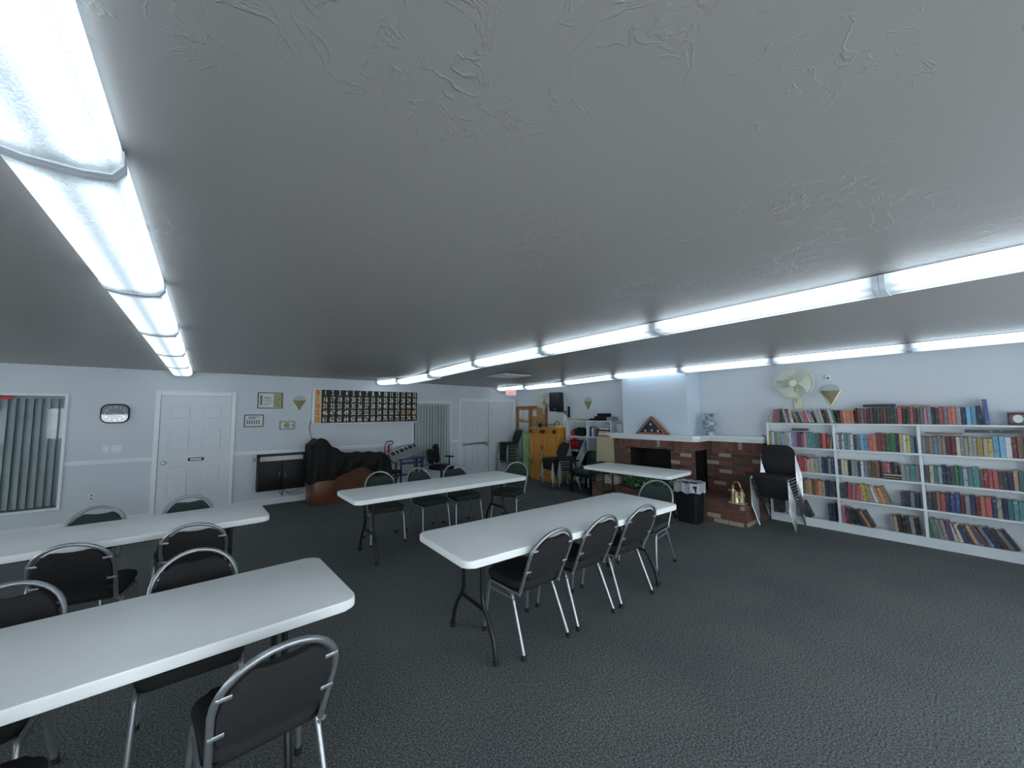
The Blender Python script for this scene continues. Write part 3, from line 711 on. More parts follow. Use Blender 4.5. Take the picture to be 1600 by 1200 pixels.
# organ with cloth
og = thing('organ', 'reddish brown wooden organ against the far wall, mostly under a black cloth', 'organ', (2.25, 8.1, 0))
mb = MB(); mb.box((-.62, -.12, 0), (.66, .36, .80), bevel=.01); mb.box((-.55, .0, .8), (.5, .36, .86))
mb.done('console', M['mahogany'], og)
mb = MB(); mb.box((-.66, -.30, 0), (-.28, -.10, .44), bevel=.012); mb.box((-.67, -.10, .0), (-.62, .36, .98), bevel=.01)
mb.prism([(-.28, 0), (.62, 0), (.62, .74), (-.28, .74)], .12, .22, mtx=far_m(0, 0, 0)); mb.done('front_panel', M['mahogany'], og)
MB().box((-.65, -.02, .98), (-.48, .25, 1.1)).done('music_rest', M['mahogany'], og)
def hprof(x):
    P = [(1.48, 1.02), (1.56, 1.13), (1.68, 1.22), (1.78, 1.20), (1.93, 1.04), (2.08, .95), (2.3, .90), (2.6, .905), (2.85, .885), (2.97, .83), (3.05, .70)]
    for (a, b), (c, d) in zip(P, P[1:]):
        if x <= c: t = (x-a)/(c-a); t = t*t*(3-2*t)*.5+t*.5; return b+(d-b)*t
    return P[-1][1]
def zbot(x):
    P = [(1.48, .40), (1.60, .46), (1.92, .47), (2.05, .52), (2.2, .60), (2.45, .63), (2.65, .52), (2.85, .34), (2.95, .12), (3.05, .05)]
    for (a, b), (c, d) in zip(P, P[1:]):
        if x <= c: return b+(d-b)*(x-a)/(c-a)
    return P[-1][1]
def cloth(u, v):
    x = 1.55+u*1.50; ht = hprof(x)+.012*math.sin(x*23)
    if v < .35:
        t = v/.35; y = 8.47-t*.62; z = ht-.03*(1-t)-.05*math.sin(t*PI)*.4
    else:
        t = (v-.35)/.65; z = ht+(zbot(x)-ht)*t
        fold = .028*math.sin(x*17+2.2*t*math.sin(x*3)+t*5)+.014*math.sin(x*41+t*3)
        y = 7.85-.07*math.sin(min(1, t*1.6)*PI/2)-.02*t+fold*(.3+t) - (.09*smooth(.0, .5, t) if x < 2.0 else 0)*.6
        z += .02*math.sin(x*9+t*4)*t
    return (x, y, z)
def cloth_side(u, v):
    y = 8.47-u*.68; ht = hprof(1.56)-.03*(1-u); z = ht+(.40-ht)*v
    return (1.555-.035*v-.012*math.sin(y*30+v*3)*v-(.0 if v > 0 else 0), y, z)
mb = MB(); mb.grid(cloth, 90, 40); mb.grid(cloth_side, 20, 20); o = mb.done('black_cloth', M['black_cloth'], angle=180)
md = o.modifiers.new('thick', 'SOLIDIFY'); md.thickness = .006
tag(o, 'black cloth draped in folds over the wooden organ', 'cloth')
# hand truck / walker pole beside organ
t = thing('luggage_cart', 'black pole with a loop handle and red grip standing beside the organ', 'cart', (3.10, 8.25, 0))
mb = MB(); mb.tube([(-.04, 0, 0), (-.04, 0, .7), (-.035, 0, .98), (-.01, 0, 1.06), (.05, -.02, 1.08), (.12, -.02, 1.07), (.13, -.02, 1.03), (.09, -.02, 1.0), (.02, -.01, 1.01)], .011, 8); mb.box((-.08, -.1, 0), (.14, .1, .02)); mb.done('frame', M['black'], t)
MB().tube([(.105, 0, .99), (.095, 0, .02)], .004, 6).done('support_rod', M['grey'], t)
mb = MB(); mb.tube([(.03, -.02, .99), (.035, -.02, .96), (.04, -.02, .86), (.04, -.02, .82)], .028, 10); mb.done('red_grip', M['red'], t)
# blue stand with keyboard
t = thing('blue_stand', 'dark blue metal stand holding the electronic keyboard near the second window', 'stand', (3.55, 8.1, 0))
MB().box((-.30, -.17, .68), (.30, .17, .705), bevel=.004).done('stand_top', M['blue_metal'], t)
for sx in (-1, 1):
    for sy in (-1, 1): MB().box((sx*.24-.016, sy*.14-.016, 0), (sx*.24+.016, sy*.14+.016, .68)).done('leg', M['blue_metal'], t, smooth=False)
mb = MB(); mb.box((-.24, -.15, .58), (.24, -.13, .62)); mb.box((-.24, .13, .30), (.24, .15, .33)); mb.box((-.25, -.14, .12), (-.23, .14, .15)); mb.done('rail', M['blue_metal'], t, smooth=False)
kbm = TM((3.44, 8.13, .815), rx=R(34), ry=R(-16), rz=R(6))
t = thing('electronic_keyboard', 'grey electronic keyboard with black keys tilted on the blue stand', 'keyboard')
t.matrix_world = kbm @ Matrix.Rotation(PI, 4, 'Z')
MB().box((-.36, -.02, -.02), (.36, .18, .03), bevel=.008).done('keyboard_case', M['grey'], t)
MB().box((-.35, -.17, -.02), (.35, -.02, .014), bevel=.003).done('white_keys', mat('aged_white_keys', (.40, .43, .42), .4), t)
mb = MB()
for k in range(22):
    if k % 7 in (2, 6): continue
    mb.box((-.335+k*.0308, -.115, .012), (-.318+k*.0308, -.022, .030))
mb.done('black_keys', M['black_gloss'], t, smooth=False)
t = thing('keyboard_bench', 'black padded bench with crossed legs beside the blue stand', 'bench', (3.15, 7.98, 0))
MB().box((-.12, -.13, .42), (.13, .13, .48), bevel=.015).done('pad', M['black'], t)
mb = MB()
for sy in (-.1, .1): mb.tube([(-.1, sy, .42), (.12, sy, .01)], .01, 8); mb.tube([(.1, sy, .42), (-.12, sy, .01)], .01, 8)
mb.tube([(-.12, -.12, .01), (-.12, .12, .01)], .01, 8); mb.tube([(.12, -.12, .01), (.12, .12, .01)], .01, 8); mb.done('legs', M['black'], t)
# office chair
t = thing('office_chair', 'black office chair with split backrest and armrests before the second window', 'chair', (4.22, 7.85, 0), R(200))
mb = MB()
for k in range(5):
    a = 2*PI*k/5+.3; mb.tube([(0, 0, .10), (.16*math.cos(a), .16*math.sin(a), .085), (.30*math.cos(a), .30*math.sin(a), .06)], .018, 8, r2=.012)
mb.done('star_base', M['black'], t)
for k in range(5):
    a = 2*PI*k/5+.3; MB().lathe([(0, -.012), (.028, -.012), (.028, .012), (0, .012)], mtx=TM((.30*math.cos(a), .30*math.sin(a), .03), rx=PI/2, rz=a), seg=14).done('caster', M['rubber'], t)
MB().tube([(0, 0, .09), (0, 0, .42)], .025, 12).done('gas_lift', M['black_gloss'], t)
MB().prism(rrect(.48, .46, .1, 5), .42, .50, bevel=.03, seg=3).done('seat', M['black'], t, angle=70)
for k, (cx, wd, hh) in enumerate(((-.10, .17, .44), (.10, .17, .34))):
    mb = MB(); mb.prism(rrect(wd, hh, .07, 5), 0, .06, bevel=.02, seg=3, mtx=TM((cx, -.22, .50+hh/2+.03), rx=R(98))); mb.done('backrest_pad', M['black'], t, angle=70)
MB().tube([(0, -.1, .42), (0, -.27, .45), (0, -.29, .7)], .018, 8).done('back_support', M['black'], t)
for sx in (-1, 1):
    ar = MB().tube([(sx*.2, 0, .44), (sx*.27, 0, .46), (sx*.27, 0, .66)], .014, 8).done('arm_post', M['black'], t)
    MB().box((sx*.27-.035, -.12, .66), (sx*.27+.035, .13, .69), bevel=.012).done('arm_pad', M['rubber'], ar)
# exit sign
t = thing('exit_sign', 'white exit sign with red letters hanging from the ceiling near the double door', 'exit sign', (6.40, 8.02, 2.15))
MB().box((-.165, -.02, 0), (.165, .02, .155), bevel=.012).done('sign_body', emit_mat('lit_white_sign_plastic', (.72, .62, .62), .22), t)
mb = MB(); text_into(mb, 'EXIT', .15, far_m(0, .078, -.0215), sx=.85, off=.003); mb.done('exit_letters', emit_mat('red_exit_letters', (.75, .02, .02), .25), t, smooth=False)
MB().box((-.06, -.02, .15), (.06, .02, zc(6.4, 8.02)-2.15)).done('mount', M['housing'], t, smooth=False)
# ceiling vent
vz = zc(4.55, 5.8)
t = thing('ceiling_vent', 'square white air vent in the ceiling between the middle and right light rows', 'vent', (4.55, 5.80, vz-.012))
mb = MB()
for k in range(4):
    a = .32-k*.07; z = -.004*k
    for lo, hi in (((-a, -a, z-.006), (a, -a+.03, z)), ((-a, a-.03, z-.006), (a, a, z)), ((-a, -a+.03, z-.006), (-a+.03, a-.03, z)), ((a-.03, -a+.03, z-.006), (a, a-.03, z))): mb.box(lo, hi)
mb.box((-.32, -.32, 0), (.32, .32, .010)); mb.done('louvres', M['housing'], t, smooth=False)

# ---------------------------------------------------------------- right wall, far end
# notice board cabinet
t = thing('notice_board', 'brown framed notice board with two glass doors on the right wall near the corner', 'notice board', (XR, 7.90, 1.02))
nw, nh, nd = 1.24, .84, .05
rm = right_m(0, 0, 0)
def rbox(mb, y0, y1, z0, z1, x0, x1, **k): mb.box((x0, y0, z0), (x1, y1, z1), **k)
mb = MB(); rbox(mb, -nw/2, nw/2, 0, nh, -.02, 0); mb.done('cork_panel', M['cork'], t, smooth=False)
for y0, y1 in ((-nw/2, -.005), (.005, nw/2)):
    mb = MB(); b = .05
    for a in ((y0, y1, 0, b), (y0, y1, nh-b, nh), (y0, y0+b, b, nh-b), (y1-b, y1, b, nh-b)): rbox(mb, *a, -nd, -.0, bevel=.003)
    fr = mb.done('glass_door', M['oak_frame'], t)
    mb = MB(); rbox(mb, y0+b, y1-b, b, nh-b, -.035, -.031); mb.done('pane', M['glass_dark'], fr, smooth=False)
mb = MB(); rng = random.Random(3)
for y0, z0, w_, h_ in ((.12, .45, .2, .28), (.34, .48, .17, .26), (.12, .08, .4, .3), (-.22, .56, .18, .16), (-.45, .1, .22, .22), (-.2, .1, .15, .2)): rbox(mb, y0, y0+w_, z0, z0+h_, -.0225, -.0205)
mb.done('pinned_papers', M['paper'], t, smooth=False)
# wall fans
def wall_fan(r_=.22):
    t = thing('wall_fan', '', 'fan')      # faces -Y before turning; wall plane at y=0
    mb = MB(); mb.box((-.055, -.03, -.36), (.055, 0, -.20), bevel=.012); mb.tube([(0, -.02, -.26), (0, -.07, -.18), (0, -.09, -.06), (0, -.10, 0)], .022, 10); mb.done('wall_bracket', M['cream'], t)
    MB().lathe([(0, -.06), (.05, -.06), (.065, -.03), (.065, .03), (.045, .06), (0, .06)], seg=20, mtx=TM((0, -.11, 0), rx=PI/2)).done('motor', M['cream'], t)
    mb = MB()
    for k in range(3):
        a0 = 2*PI*k/3
        def blade(u, v, a0=a0):
            rad = .04+u*(r_-.06); a = a0+(v-.5)*(.5+1.1*u); return (rad*math.cos(a), -.215+.03*(v-.5)*(1+u), rad*math.sin(a))
        mb.grid(blade, 6, 6)
    o = mb.done('blades', mat('pale_translucent_blade', (.60, .62, .52), .4), t, angle=180)
    MB().lathe([(0, -.02), (.035, -.02), (.035, .015), (.02, .03), (0, .03)], seg=16, mtx=TM((0, -.225, 0), rx=PI/2)).done('hub', M['cream'], t)
    mb = MB()
    for yy in (-.27, -.16):
        for rad in ((r_*.3, r_*.55, r_*.8) if yy < -.2 else (r_*.6, r_*.85)):
            mb.tube([(rad*math.cos(2*PI*i/28), yy+(.022*(rad/r_)**2 if yy < -.2 else -.01), rad*math.sin(2*PI*i/28)) for i in range(28)], .002, 4, closed=True)
        for k in range(36):
            a = 2*PI*k/36; s1, e1 = (.045, yy), (r_, -.215)
            mb.tube([(s1[0]*math.cos(a), s1[1], s1[0]*math.sin(a)), (r_*.7*math.cos(a), yy*.72-.215*.28, r_*.7*math.sin(a)), (r_*math.cos(a), -.215, r_*math.sin(a))], .0013, 4)
    mb.tube([(r_*math.cos(2*PI*i/40), -.215, r_*math.sin(2*PI*i/40)) for i in range(40)], .007, 8, closed=True)
    mb.lathe([(0, -.002), (.045, -.002), (.045, .004), (0, .004)], seg=20, mtx=TM((0, -.274, 0), rx=PI/2))
    mb.done('guard_grille', M['cream'], t)
    return t
f1 = wall_fan(); place(f1, (XR, 1.87, 2.10), R(-90+12), 'large cream wall fan above the bookcase', 'cream wall fans')
f1.rotation_euler = (0, 0, R(-86)); f1.scale = (1.05, 1.05, 1.05); f1.location = (XR, 1.79, 2.065)
o = copy_tree(f1); place(o, (XR, 7.42, 2.0), R(-90-14), 'cream wall fan above the notice board, left of the black speaker', 'cream wall fans'); o.scale = (1, 1, 1); o.rotation_euler = (0, 0, R(-62))
o.location = (XR, 7.36, 2.0)
# speaker
t = thing('loudspeaker', 'black loudspeaker mounted high on the right wall by a bracket', 'speaker', (6.66, 6.55, 1.70), R(-72))
mb = MB(); mb.prism([(-.15, -.12), (.15, -.12), (.11, .14), (-.11, .14)], 0, .46, bevel=.015, seg=2); mb.done('speaker_cabinet', M['black'], t)
mb = MB(); mb.box((-.135, -.130, .10), (.135, -.118, .44), bevel=.006); mb.done('grille', mat('black_perforated_grille', (.014, .015, .017), .6, bump=.6, bscale=400), t)
MB().box((-.02, -.132, .045), (.02, -.119, .06)).done('badge', M['steel'], t, smooth=False)
t = thing('speaker_bracket', 'black metal wall bracket arm carrying the loudspeaker', 'bracket', (XR, 6.50, 1.55))
mb = MB(); mb.box((-.02, -.03, 0), (0, .03, .27)); mb.tube([(-.015, 0, .14), (-.37, .05, .14), (-.37, .05, .148)], .012, 8); mb.tube([(-.015, 0, .02), (-.16, .02, .13)], .01, 8); mb.done('bracket_arm', M['black'], t)
# detector
t = thing('motion_detector', 'small white sensor box with a dark lens above the sconce over the bookcase', 'sensor', (XR, 1.41, 2.135))
MB().box((-.03, -.035, -.04), (0, .035, .04), bevel=.006).done('sensor_body', M['shelf_white'], t); MB().box((-.034, -.015, -.02), (-.029, .015, .0), bevel=.003).done('lens', M['black_gloss'], t)

# pine cupboard
ax0, ax1, ay0, ay1, az = 6.50, 6.98, 6.42, 7.38, 1.30
t = thing('pine_cupboard', 'honey coloured pine cupboard with two doors and a bottom drawer', 'cupboard', ((ax0+ax1)/2, (ay0+ay1)/2, 0))
hx, hy = (ax1-ax0)/2, (ay1-ay0)/2
mb = MB(); mb.box((-hx, -hy, .06), (hx, hy, az-.03)); mb.box((-hx-.03, -hy-.03, az-.03), (hx, hy+.02, az), bevel=.008); mb.box((-hx+.02, -hy+.02, 0), (hx, hy-.02, .06)); mb.box((-hx-.008, -hy-.008, .04), (hx, hy+.008, .10), bevel=.005)
mb.done('cupboard_body', M['pine'], t)
for y0, y1 in ((-hy+.03, -.006), (.006, hy-.03)):
    mb = MB(); z0, z1 = .42, az-.05; mb.box((-hx-.006, y0, z0), (-hx, y1, z1), bevel=.002)
    s_ = .085; mb.box((-hx-.020, y0+.085, z0+.22), (-hx-.005, y1-.085, z0+.28), bevel=.002)
    for a in ((y0, y1, z0, z0+s_), (y0, y1, z1-s_, z1), (y0, y0+s_, z0, z1), (y1-s_, y1, z0, z1)): mb.box((-hx-.026, a[0], a[2]), (-hx-.005, a[1], a[3]), bevel=.003)
    dr = mb.done('door', M['pine'], t)
    yk = -.02 if y1 < 0.01 else .02
    MB().ball((-hx-.03, yk*2, .76), .014).done('knob', M['old_brass'], dr)
dr = MB().box((-hx-.02, -hy+.03, .13), (-hx, hy-.03, .38), bevel=.004).done('drawer', M['pine'], t)
MB().box((-hx-.026, -hy+.08, .17), (-hx-.018, hy-.08, .34), bevel=.004).done('drawer_panel', M['pine'], dr)
mb = MB(); mb.tube([(-hx-.03, .03, .80), (-hx-.04, .05, .83), (-hx-.03, .02, .86), (-hx-.04, -.03, .84), (-hx-.04, -.01, .78), (-hx-.03, .02, .74)], .009, 8)
mb.done('dark_red_bow', mat('dark_red_ribbon', (.12, .008, .012), .6), t)
# on the cupboard
t = thing('microphone_stand', 'folded black microphone stand lying on the pine cupboard', 'microphone stand', (6.66, 6.95, az))
mb = MB(); mb.tube([(0, .30, .06), (0, -.35, .09), (0, -.42, .07)], .008, 8); mb.done('pole', M['black'], t)
mb = MB(); mb.tube([(0, .25, .05), (-.05, .42, .02)], .008, 8); mb.tube([(0, .25, .05), (.05, .40, .16)], .008, 8); mb.tube([(0, .25, .05), (0, .12, .16)], .008, 8); mb.box((-.03, .18, 0), (.03, .27, .1), bevel=.01); mb.done('tripod_feet', M['black'], t)
mb = MB(); mb.tube([(6.62, 6.62, az+.03), (6.62, 6.60, az+.12), (6.62, 6.52, az+.16), (6.62, 6.46, az+.12), (6.62, 6.45, az+.05)], .010, 8)
tag(mb.done('cane', M['black']), 'black curved cane handle on the right end of the pine cupboard', 'cane')
mb = MB(); mb.box((6.6, 6.44, az), (6.72, 6.58, az+.06), bevel=.015); tag(mb.done('yellow_pouch', M['yellow']), 'small yellow pouch on the right end of the pine cupboard', 'pouch')
mb = MB(); mb.lathe([(.0, 0), (.05, 0), (.055, .2), (.03, .26), (.03, .30), (0, .30)], (6.86, 6.48, az), seg=14); tag(mb.done('white_jug', M['white']), 'white plastic jug standing on the cupboard beside the white shelf unit', 'jug')
# pale green folded cover
def gfold(u, v):
    a = u*2*PI; rx, ry = .16, .20
    k = 1+.10*math.sin(a*9+v*2)+.05*math.sin(a*17)
    return (6.78+rx*k*math.cos(a)*(1-.05*v), 7.74+ry*k*math.sin(a)*(1-.06*v), v*1.14+.012*math.sin(a*5)*v)
mb = MB(); mb.grid(gfold, 90, 12); mb.lathe([(0, 0), (.12, 0), (.12, 1.12), (0, 1.13)], (6.78, 7.74, 0), seg=16)
tag(mb.done('green_drape', M['mint'], angle=180), 'pale green pleated fabric column between the chair stack and pine cupboard', 'cloth')

# white shelf unit with clutter
sx0, sx1, sy0, sy1 = 6.72, 7.02, 5.02, 6.34
t = thing('shelf_unit', 'white open shelf unit full of clutter beside the chimney breast', 'shelf unit', (sx0, sy0, 0))
mb = MB(); D_, W_ = sx1-sx0, sy1-sy0
for y in (0, W_/2-.01, W_-.03): mb.box((0, y, 0), (D_, y+.03, 1.47))
mb.done('uprights', M['shelf_white'], t, smooth=False)
for z in (.12, .46, .79, 1.11, 1.47): MB().box((-.005, 0, z-.012), (D_, W_, z+.012)).done('shelf_board', M['shelf_white'], t, smooth=False)
def clutter(name, lab, cat, m, lo, hi, bev=.01, grp=None):
    o = MB().box([0-(hi[0]-lo[0])/2, -(hi[1]-lo[1])/2, 0], [(hi[0]-lo[0])/2, (hi[1]-lo[1])/2, hi[2]-lo[2]], bevel=bev).done(name, m)
    o.location = ((lo[0]+hi[0])/2, (lo[1]+hi[1])/2, lo[2]); return tag(o, lab, cat, grp)
def bag(name, lab, m, c, s_, seed=1, cat='bag'):
    from mathutils import noise
    mb = MB(); mb.ball((0, 0, s_[2]*.9), s_, 40)
    for v in mb.bm.verts:
        n_ = noise.noise(v.co*14+Vector((seed*3.1, 0, 0))); n2 = noise.noise(v.co*32+Vector((0, seed*1.7, 0)))
        k = 1+.55*n_+.25*n2
        sq = 1+.25*(abs(v.co.z-s_[2]*.9)/s_[2])
        v.co.x *= k*sq; v.co.y *= k*sq; v.co.z = max(0, s_[2]*.9+(v.co.z-s_[2]*.9)*(1+.35*n_))
    if cat == 'bag': mb.tube([(-s_[0]*.4, -s_[1]*.5, s_[2]*1.5), (-s_[0]*.6, -s_[1]*.3, s_[2]*2.0), (-s_[0]*.6, s_[1]*.3, s_[2]*2.0), (-s_[0]*.4, s_[1]*.5, s_[2]*1.5)], .007, 6)
    o = mb.done(name, m, angle=180); o.location = c; return tag(o, lab, cat)
S = 1.482; S2 = 1.122; S3 = .802
clutter('flat_box', 'tan flat box on the left top of the white shelf unit', 'box', M['tan'], (6.8, 6.0, S), (6.98, 6.28, S+.035))
clutter('flat_box', 'dark flat case on top of the white shelf unit, beside the tan box', 'case', M['grey'], (6.8, 5.74, S), (6.98, 5.98, S+.03))
clutter('black_case', 'black equipment case on top of the white shelf unit, at the bottom', 'case', M['black'], (6.76, 5.22, S), (7.0, 5.50, S+.10))
mb = MB(); mb.prism(rrect(.22, .26, .05), 0, .06, bevel=.02); o = mb.done('black_bag', M['black_cloth']); o.location = (6.88, 5.32, S+.10); tag(o, 'black soft bag lying on the black equipment case', 'bag')
clutter('black_case', 'small black gadget beside the black equipment case on the shelf unit', 'gadget', M['black'], (6.8, 5.54, S), (6.95, 5.68, S+.05))
clutter('grey_box', 'grey box at the right end on top of the white shelf unit', 'box', M['grey'], (6.78, 5.04, S), (6.98, 5.19, S+.08))
bag('red_black_bag', 'red and black bag on the upper left shelf of the white shelf unit', M['red'], (6.88, 6.20, S2), (.07, .07, .07), 2)
bag('black_bundle', 'black bundle beside the red bag on the white shelf unit', M['black_cloth'], (6.88, 6.0, S2), (.10, .15, .10), 3, 'bundle')
mb = MB(); mb.lathe([(0, 0), (.03, 0), (.03, .12), (.012, .15), (.012, .19), (0, .19)], (6.85, 5.75, S2), seg=12); tag(mb.done('spray_bottle', M['grey']), 'grey bottle at the middle divider of the white shelf unit', 'bottle')
bz = S2
for k, (m_, h_, nm) in enumerate(((M['orange'], .05, 'orange'), (M['paper'], .045, 'white'), (M['beige'], .04, 'beige'), (M['black'], .03, 'black'), (M['paper'], .04, 'upper white'))):
    clutter('game_box', '%s game box in the pile on the upper right shelf of the white unit' % nm, 'box', m_, (6.76, 5.08+.012*k, bz), (6.98, 5.42-.015*k, bz+h_), .004, 'game boxes in a pile on the white shelf unit'); bz += h_+.0005
for k, (m_, nm) in enumerate(((M['blue_metal'], 'dark blue'), (M['paper'], 'white'), (M['grey'], 'grey'))): clutter('upright_box', '%s upright folder on the upper right shelf of the white unit' % nm, 'folder', m_, (6.78, 5.62-.055*k, S2), (6.98, 5.655-.055*k, S2+.22-.02*k), .003, 'upright folders on the white shelf unit')
bag('red_bag', 'red bag hanging over the second left shelf of the white unit', M['red'], (6.86, 6.16, S3), (.12, .13, .12), 4)
bag('blue_bag', 'bright blue bag on the second left shelf of the white unit', M['blue_bag'], (6.86, 5.90, S3), (.12, .12, .11), 5)
bag('black_sack', 'large black sack on the lower left shelf of the white unit', M['black_cloth'], (6.87, 5.95, .472), (.13, .28, .14), 6)
bag('black_sack', 'black sack with white strap right of the bright blue bag', M['black_cloth'], (6.87, 5.73, S3), (.1, .05, .12), 7)
clutter('storage_box', 'dark storage box on the lower right shelf of the white unit', 'box', M['grey'], (6.78, 5.1, .472), (7.0, 5.5, .7))
# white board box beside chimney
clutter('white_box', 'pale box on the left end of the mantel beside the chimney breast', 'box', mat('pale_grey_card', (.42, .43, .45), .7), (6.60, 4.66, 1.251), (6.78, 4.80, 1.43))
# green armchair
t = thing('green_armchair', 'dark green padded armchair with black legs beside the short white table', 'armchair', (6.30, 5.33, 0), R(88))
MB().prism(rrect(.50, .46, .08, 5), .40, .49, bevel=.03, seg=3).done('seat', M['green_vinyl'], t, angle=70)
MB().prism(rrect(.46, .30, .08, 5), 0, .06, bevel=.02, seg=3, mtx=TM((0, -.21, .70), rx=R(100))).done('backrest', M['green_vinyl'], t, angle=70)
for sx in (-1, 1):
    for sy in (-1, 1): MB().box((sx*.26-.018, sy*.22-.018, 0), (sx*.26+.018, sy*.22+.018, .62 if sy > 0 else .66), bevel=.004).done('leg', M['black'], t)
    MB().box((sx*.26-.025, -.22, .62), (sx*.26+.025, .25, .65), bevel=.01).done('armrest', M['black'], t)
mb = MB(); mb.box((-.26, .2, .34), (.26, .23, .41)); mb.box((-.26, -.23, .34), (.26, -.2, .41)); mb.done('seat_rail', M['black'], t, smooth=False)
# beige folded table leaning
t = thing('folded_table', 'beige folded table top leaning on the shelf unit beside the fireplace', 'folded table', (6.46, 4.98, 0))
t.rotation_euler = (0, R(4), 0)
MB().box((-.02, -.27, .0), (.02, .27, 1.16), bevel=.008).done('tabletop', M['beige'], t)
mb = MB(); 
for lo, hi in (((-.023, -.272, 0), (.023, -.262, 1.165)), ((-.023, .262, 0), (.023, .272, 1.165)), ((-.023, -.27, 1.155), (.023, .27, 1.168))): mb.box(lo, hi)
mb.done('edge_band', M['grey'], t, smooth=False)

# ---------------------------------------------------------------- fireplace
fx, fy0, fy1 = 6.45, 3.14, 4.76; rx_, ry0 = 6.90, 2.24
fp = thing('fireplace', 'mixed red brick fireplace with white mantel, hearth step and black firebox', 'fireplace', (0, 0, 0))
def cut_wall(mb, x, t_, y0, y1, z0, z1, hole):
    h0, h1, k0, k1 = hole
    mb.box((x, y0, z0), (x+t_, h0, z1)); mb.box((x, h1, z0), (x+t_, y1, z1)); mb.box((x, h0, k1), (x+t_, h1, z1))
    if k0 > z0: mb.box((x, h0, z0), (x+t_, h1, k0))
mb = MB(); cut_wall(mb, fx, .035, fy0, fy1, .28, .99, (3.56, 4.40, .36, .99-.0001)); 
mb.box((fx+.035, fy1-.11, .28), (XR, fy1, .99))                                    # far return
mb.box((rx_, ry0, 0), (XR, fy0, .99))
mb.done('brick_wall', M['brick'], fp, smooth=False)
mb = MB(); mb.box((fx-.004, fy0-.004, .99), (fx+.12, fy1+.004, 1.15)); mb.box((fx+.12, fy0-.004, .99), (XR, fy0+.1, 1.15)); mb.box((fx+.12, fy1-.1, .99), (XR, fy1+.004, 1.15)); mb.box((rx_-.004, ry0, .99), (XR, fy0-.004, 1.15))
mb.done('soldier_course', M['brick_soldier'], fp, smooth=False)
mb = MB(); mb.box((fx+.115, fy0+.11, .28), (XR-.01, fy1-.115, .30)); mb.box((XR-.03, fy0+.002, .281), (XR-.01, fy1-.115, .99)); mb.box((fx+.12, fy0+.11, .97), (XR-.01, fy1-.12, .985)); mb.box((fx+.112, 4.5, .3), (XR-.03, fy1-.115, .97))
mb.done('firebox', M['soot'], fp, smooth=False)
mb = MB(); mb.box((6.03, ry0, 0), (fx+.0, 5.0, .24)); mb.box((fx, ry0, 0), (rx_, fy0, .24)); mb.box((fx, fy0, 0), (XR, fy1, .24)); mb.done('hearth_base', M['brick'], fp, smooth=False)
mb = MB(); mb.box((6.02, ry0-.01, .24), (fx+.0, 5.0, .29), bevel=.004); mb.box((fx, ry0-.01, .24), (rx_, fy0, .29)); mb.box((fx, fy0, .24), (XR, fy1, .279)); mb.done('hearth_top', M['brick_top'], fp, smooth=False)
def outline(o, x_=0): return [(fx-o, fy1+o*.8), (fx-o, fy0-o*.3), (fx-o+.08, fy0-o*.9-.02), (rx_-o, fy0-o*.9-.02), (rx_-o, ry0-.0), (XR, ry0-.0), (XR, fy1+o*.8)]
mb = MB(); mb.prism(outline(.06), 1.15, 1.19); mb.prism(outline(.09), 1.19, 1.215); mb.prism(outline(.125), 1.215, 1.25, bevel=.004)
mb.done('mantel', M['trim'], fp, smooth=False)
mb = MB(); mb.tube([(6.52, 4.74, .3), (6.52, 4.66, .9)], .008, 6)
# chimney breast
struct(MB().box((6.55, 3.28, 1.25), (XR, 4.60, zc(6.8, 4)+.02)).done('wall_chimney', M['chimney'], smooth=False))
# flag case
t = thing('flag_case', 'triangular wooden flag case with white stars standing on the mantel', 'flag case', (6.44, 3.90, 1.25))
tri = [(-.33, 0), (.33, 0), (0, .33)]; tri2 = [(-.27, .025), (.27, .025), (0, .295)]
rmz = right_m(0, 0, 0)
mb = MB()
for (a, b), (c, d) in zip(((tri[0], tri2[0]), (tri[1], tri2[1]), (tri[2], tri2[2])), ((tri[1], tri2[1]), (tri[2], tri2[2]), (tri[0], tri2[0]))):
    mb.prism([a, c, d, b], -.04, .04, mtx=rmz)
mb.done('case_frame', M['dark_red'], t, smooth=False)
mb = MB(); mb.prism([(-.275, .02), (-.262, .02), (0, .285), (.262, .02), (.275, .02), (0, .30)], .036, .043, mtx=rmz); mb.prism([(-.27, .02), (.27, .02), (.255, .03), (-.255, .03)], .036, .043, mtx=rmz); mb.done('inner_edge', mat('light_wood_inlay', (.55, .30, .18), .4), t, smooth=False)
MB().prism(tri2, -.03, .01, mtx=rmz).done('folded_flag', M['navy'], t, smooth=False)
mb = MB()
for cx, cy in ((-.13, .065), (.0, .07), (.125, .065), (-.02, .185)):
    st = [((.030 if i % 2 == 0 else .013)*math.sin(PI*i/5)+cx, (.030 if i % 2 == 0 else .013)*math.cos(PI*i/5)+cy) for i in range(10)]
    mb.prism(st, .010, .013, mtx=rmz)
mb.done('stars', M['white'], t, smooth=False)
MB().prism(tri2, .030, .032, mtx=rmz).done('case_glass', M['glass_dark'], t, smooth=False)
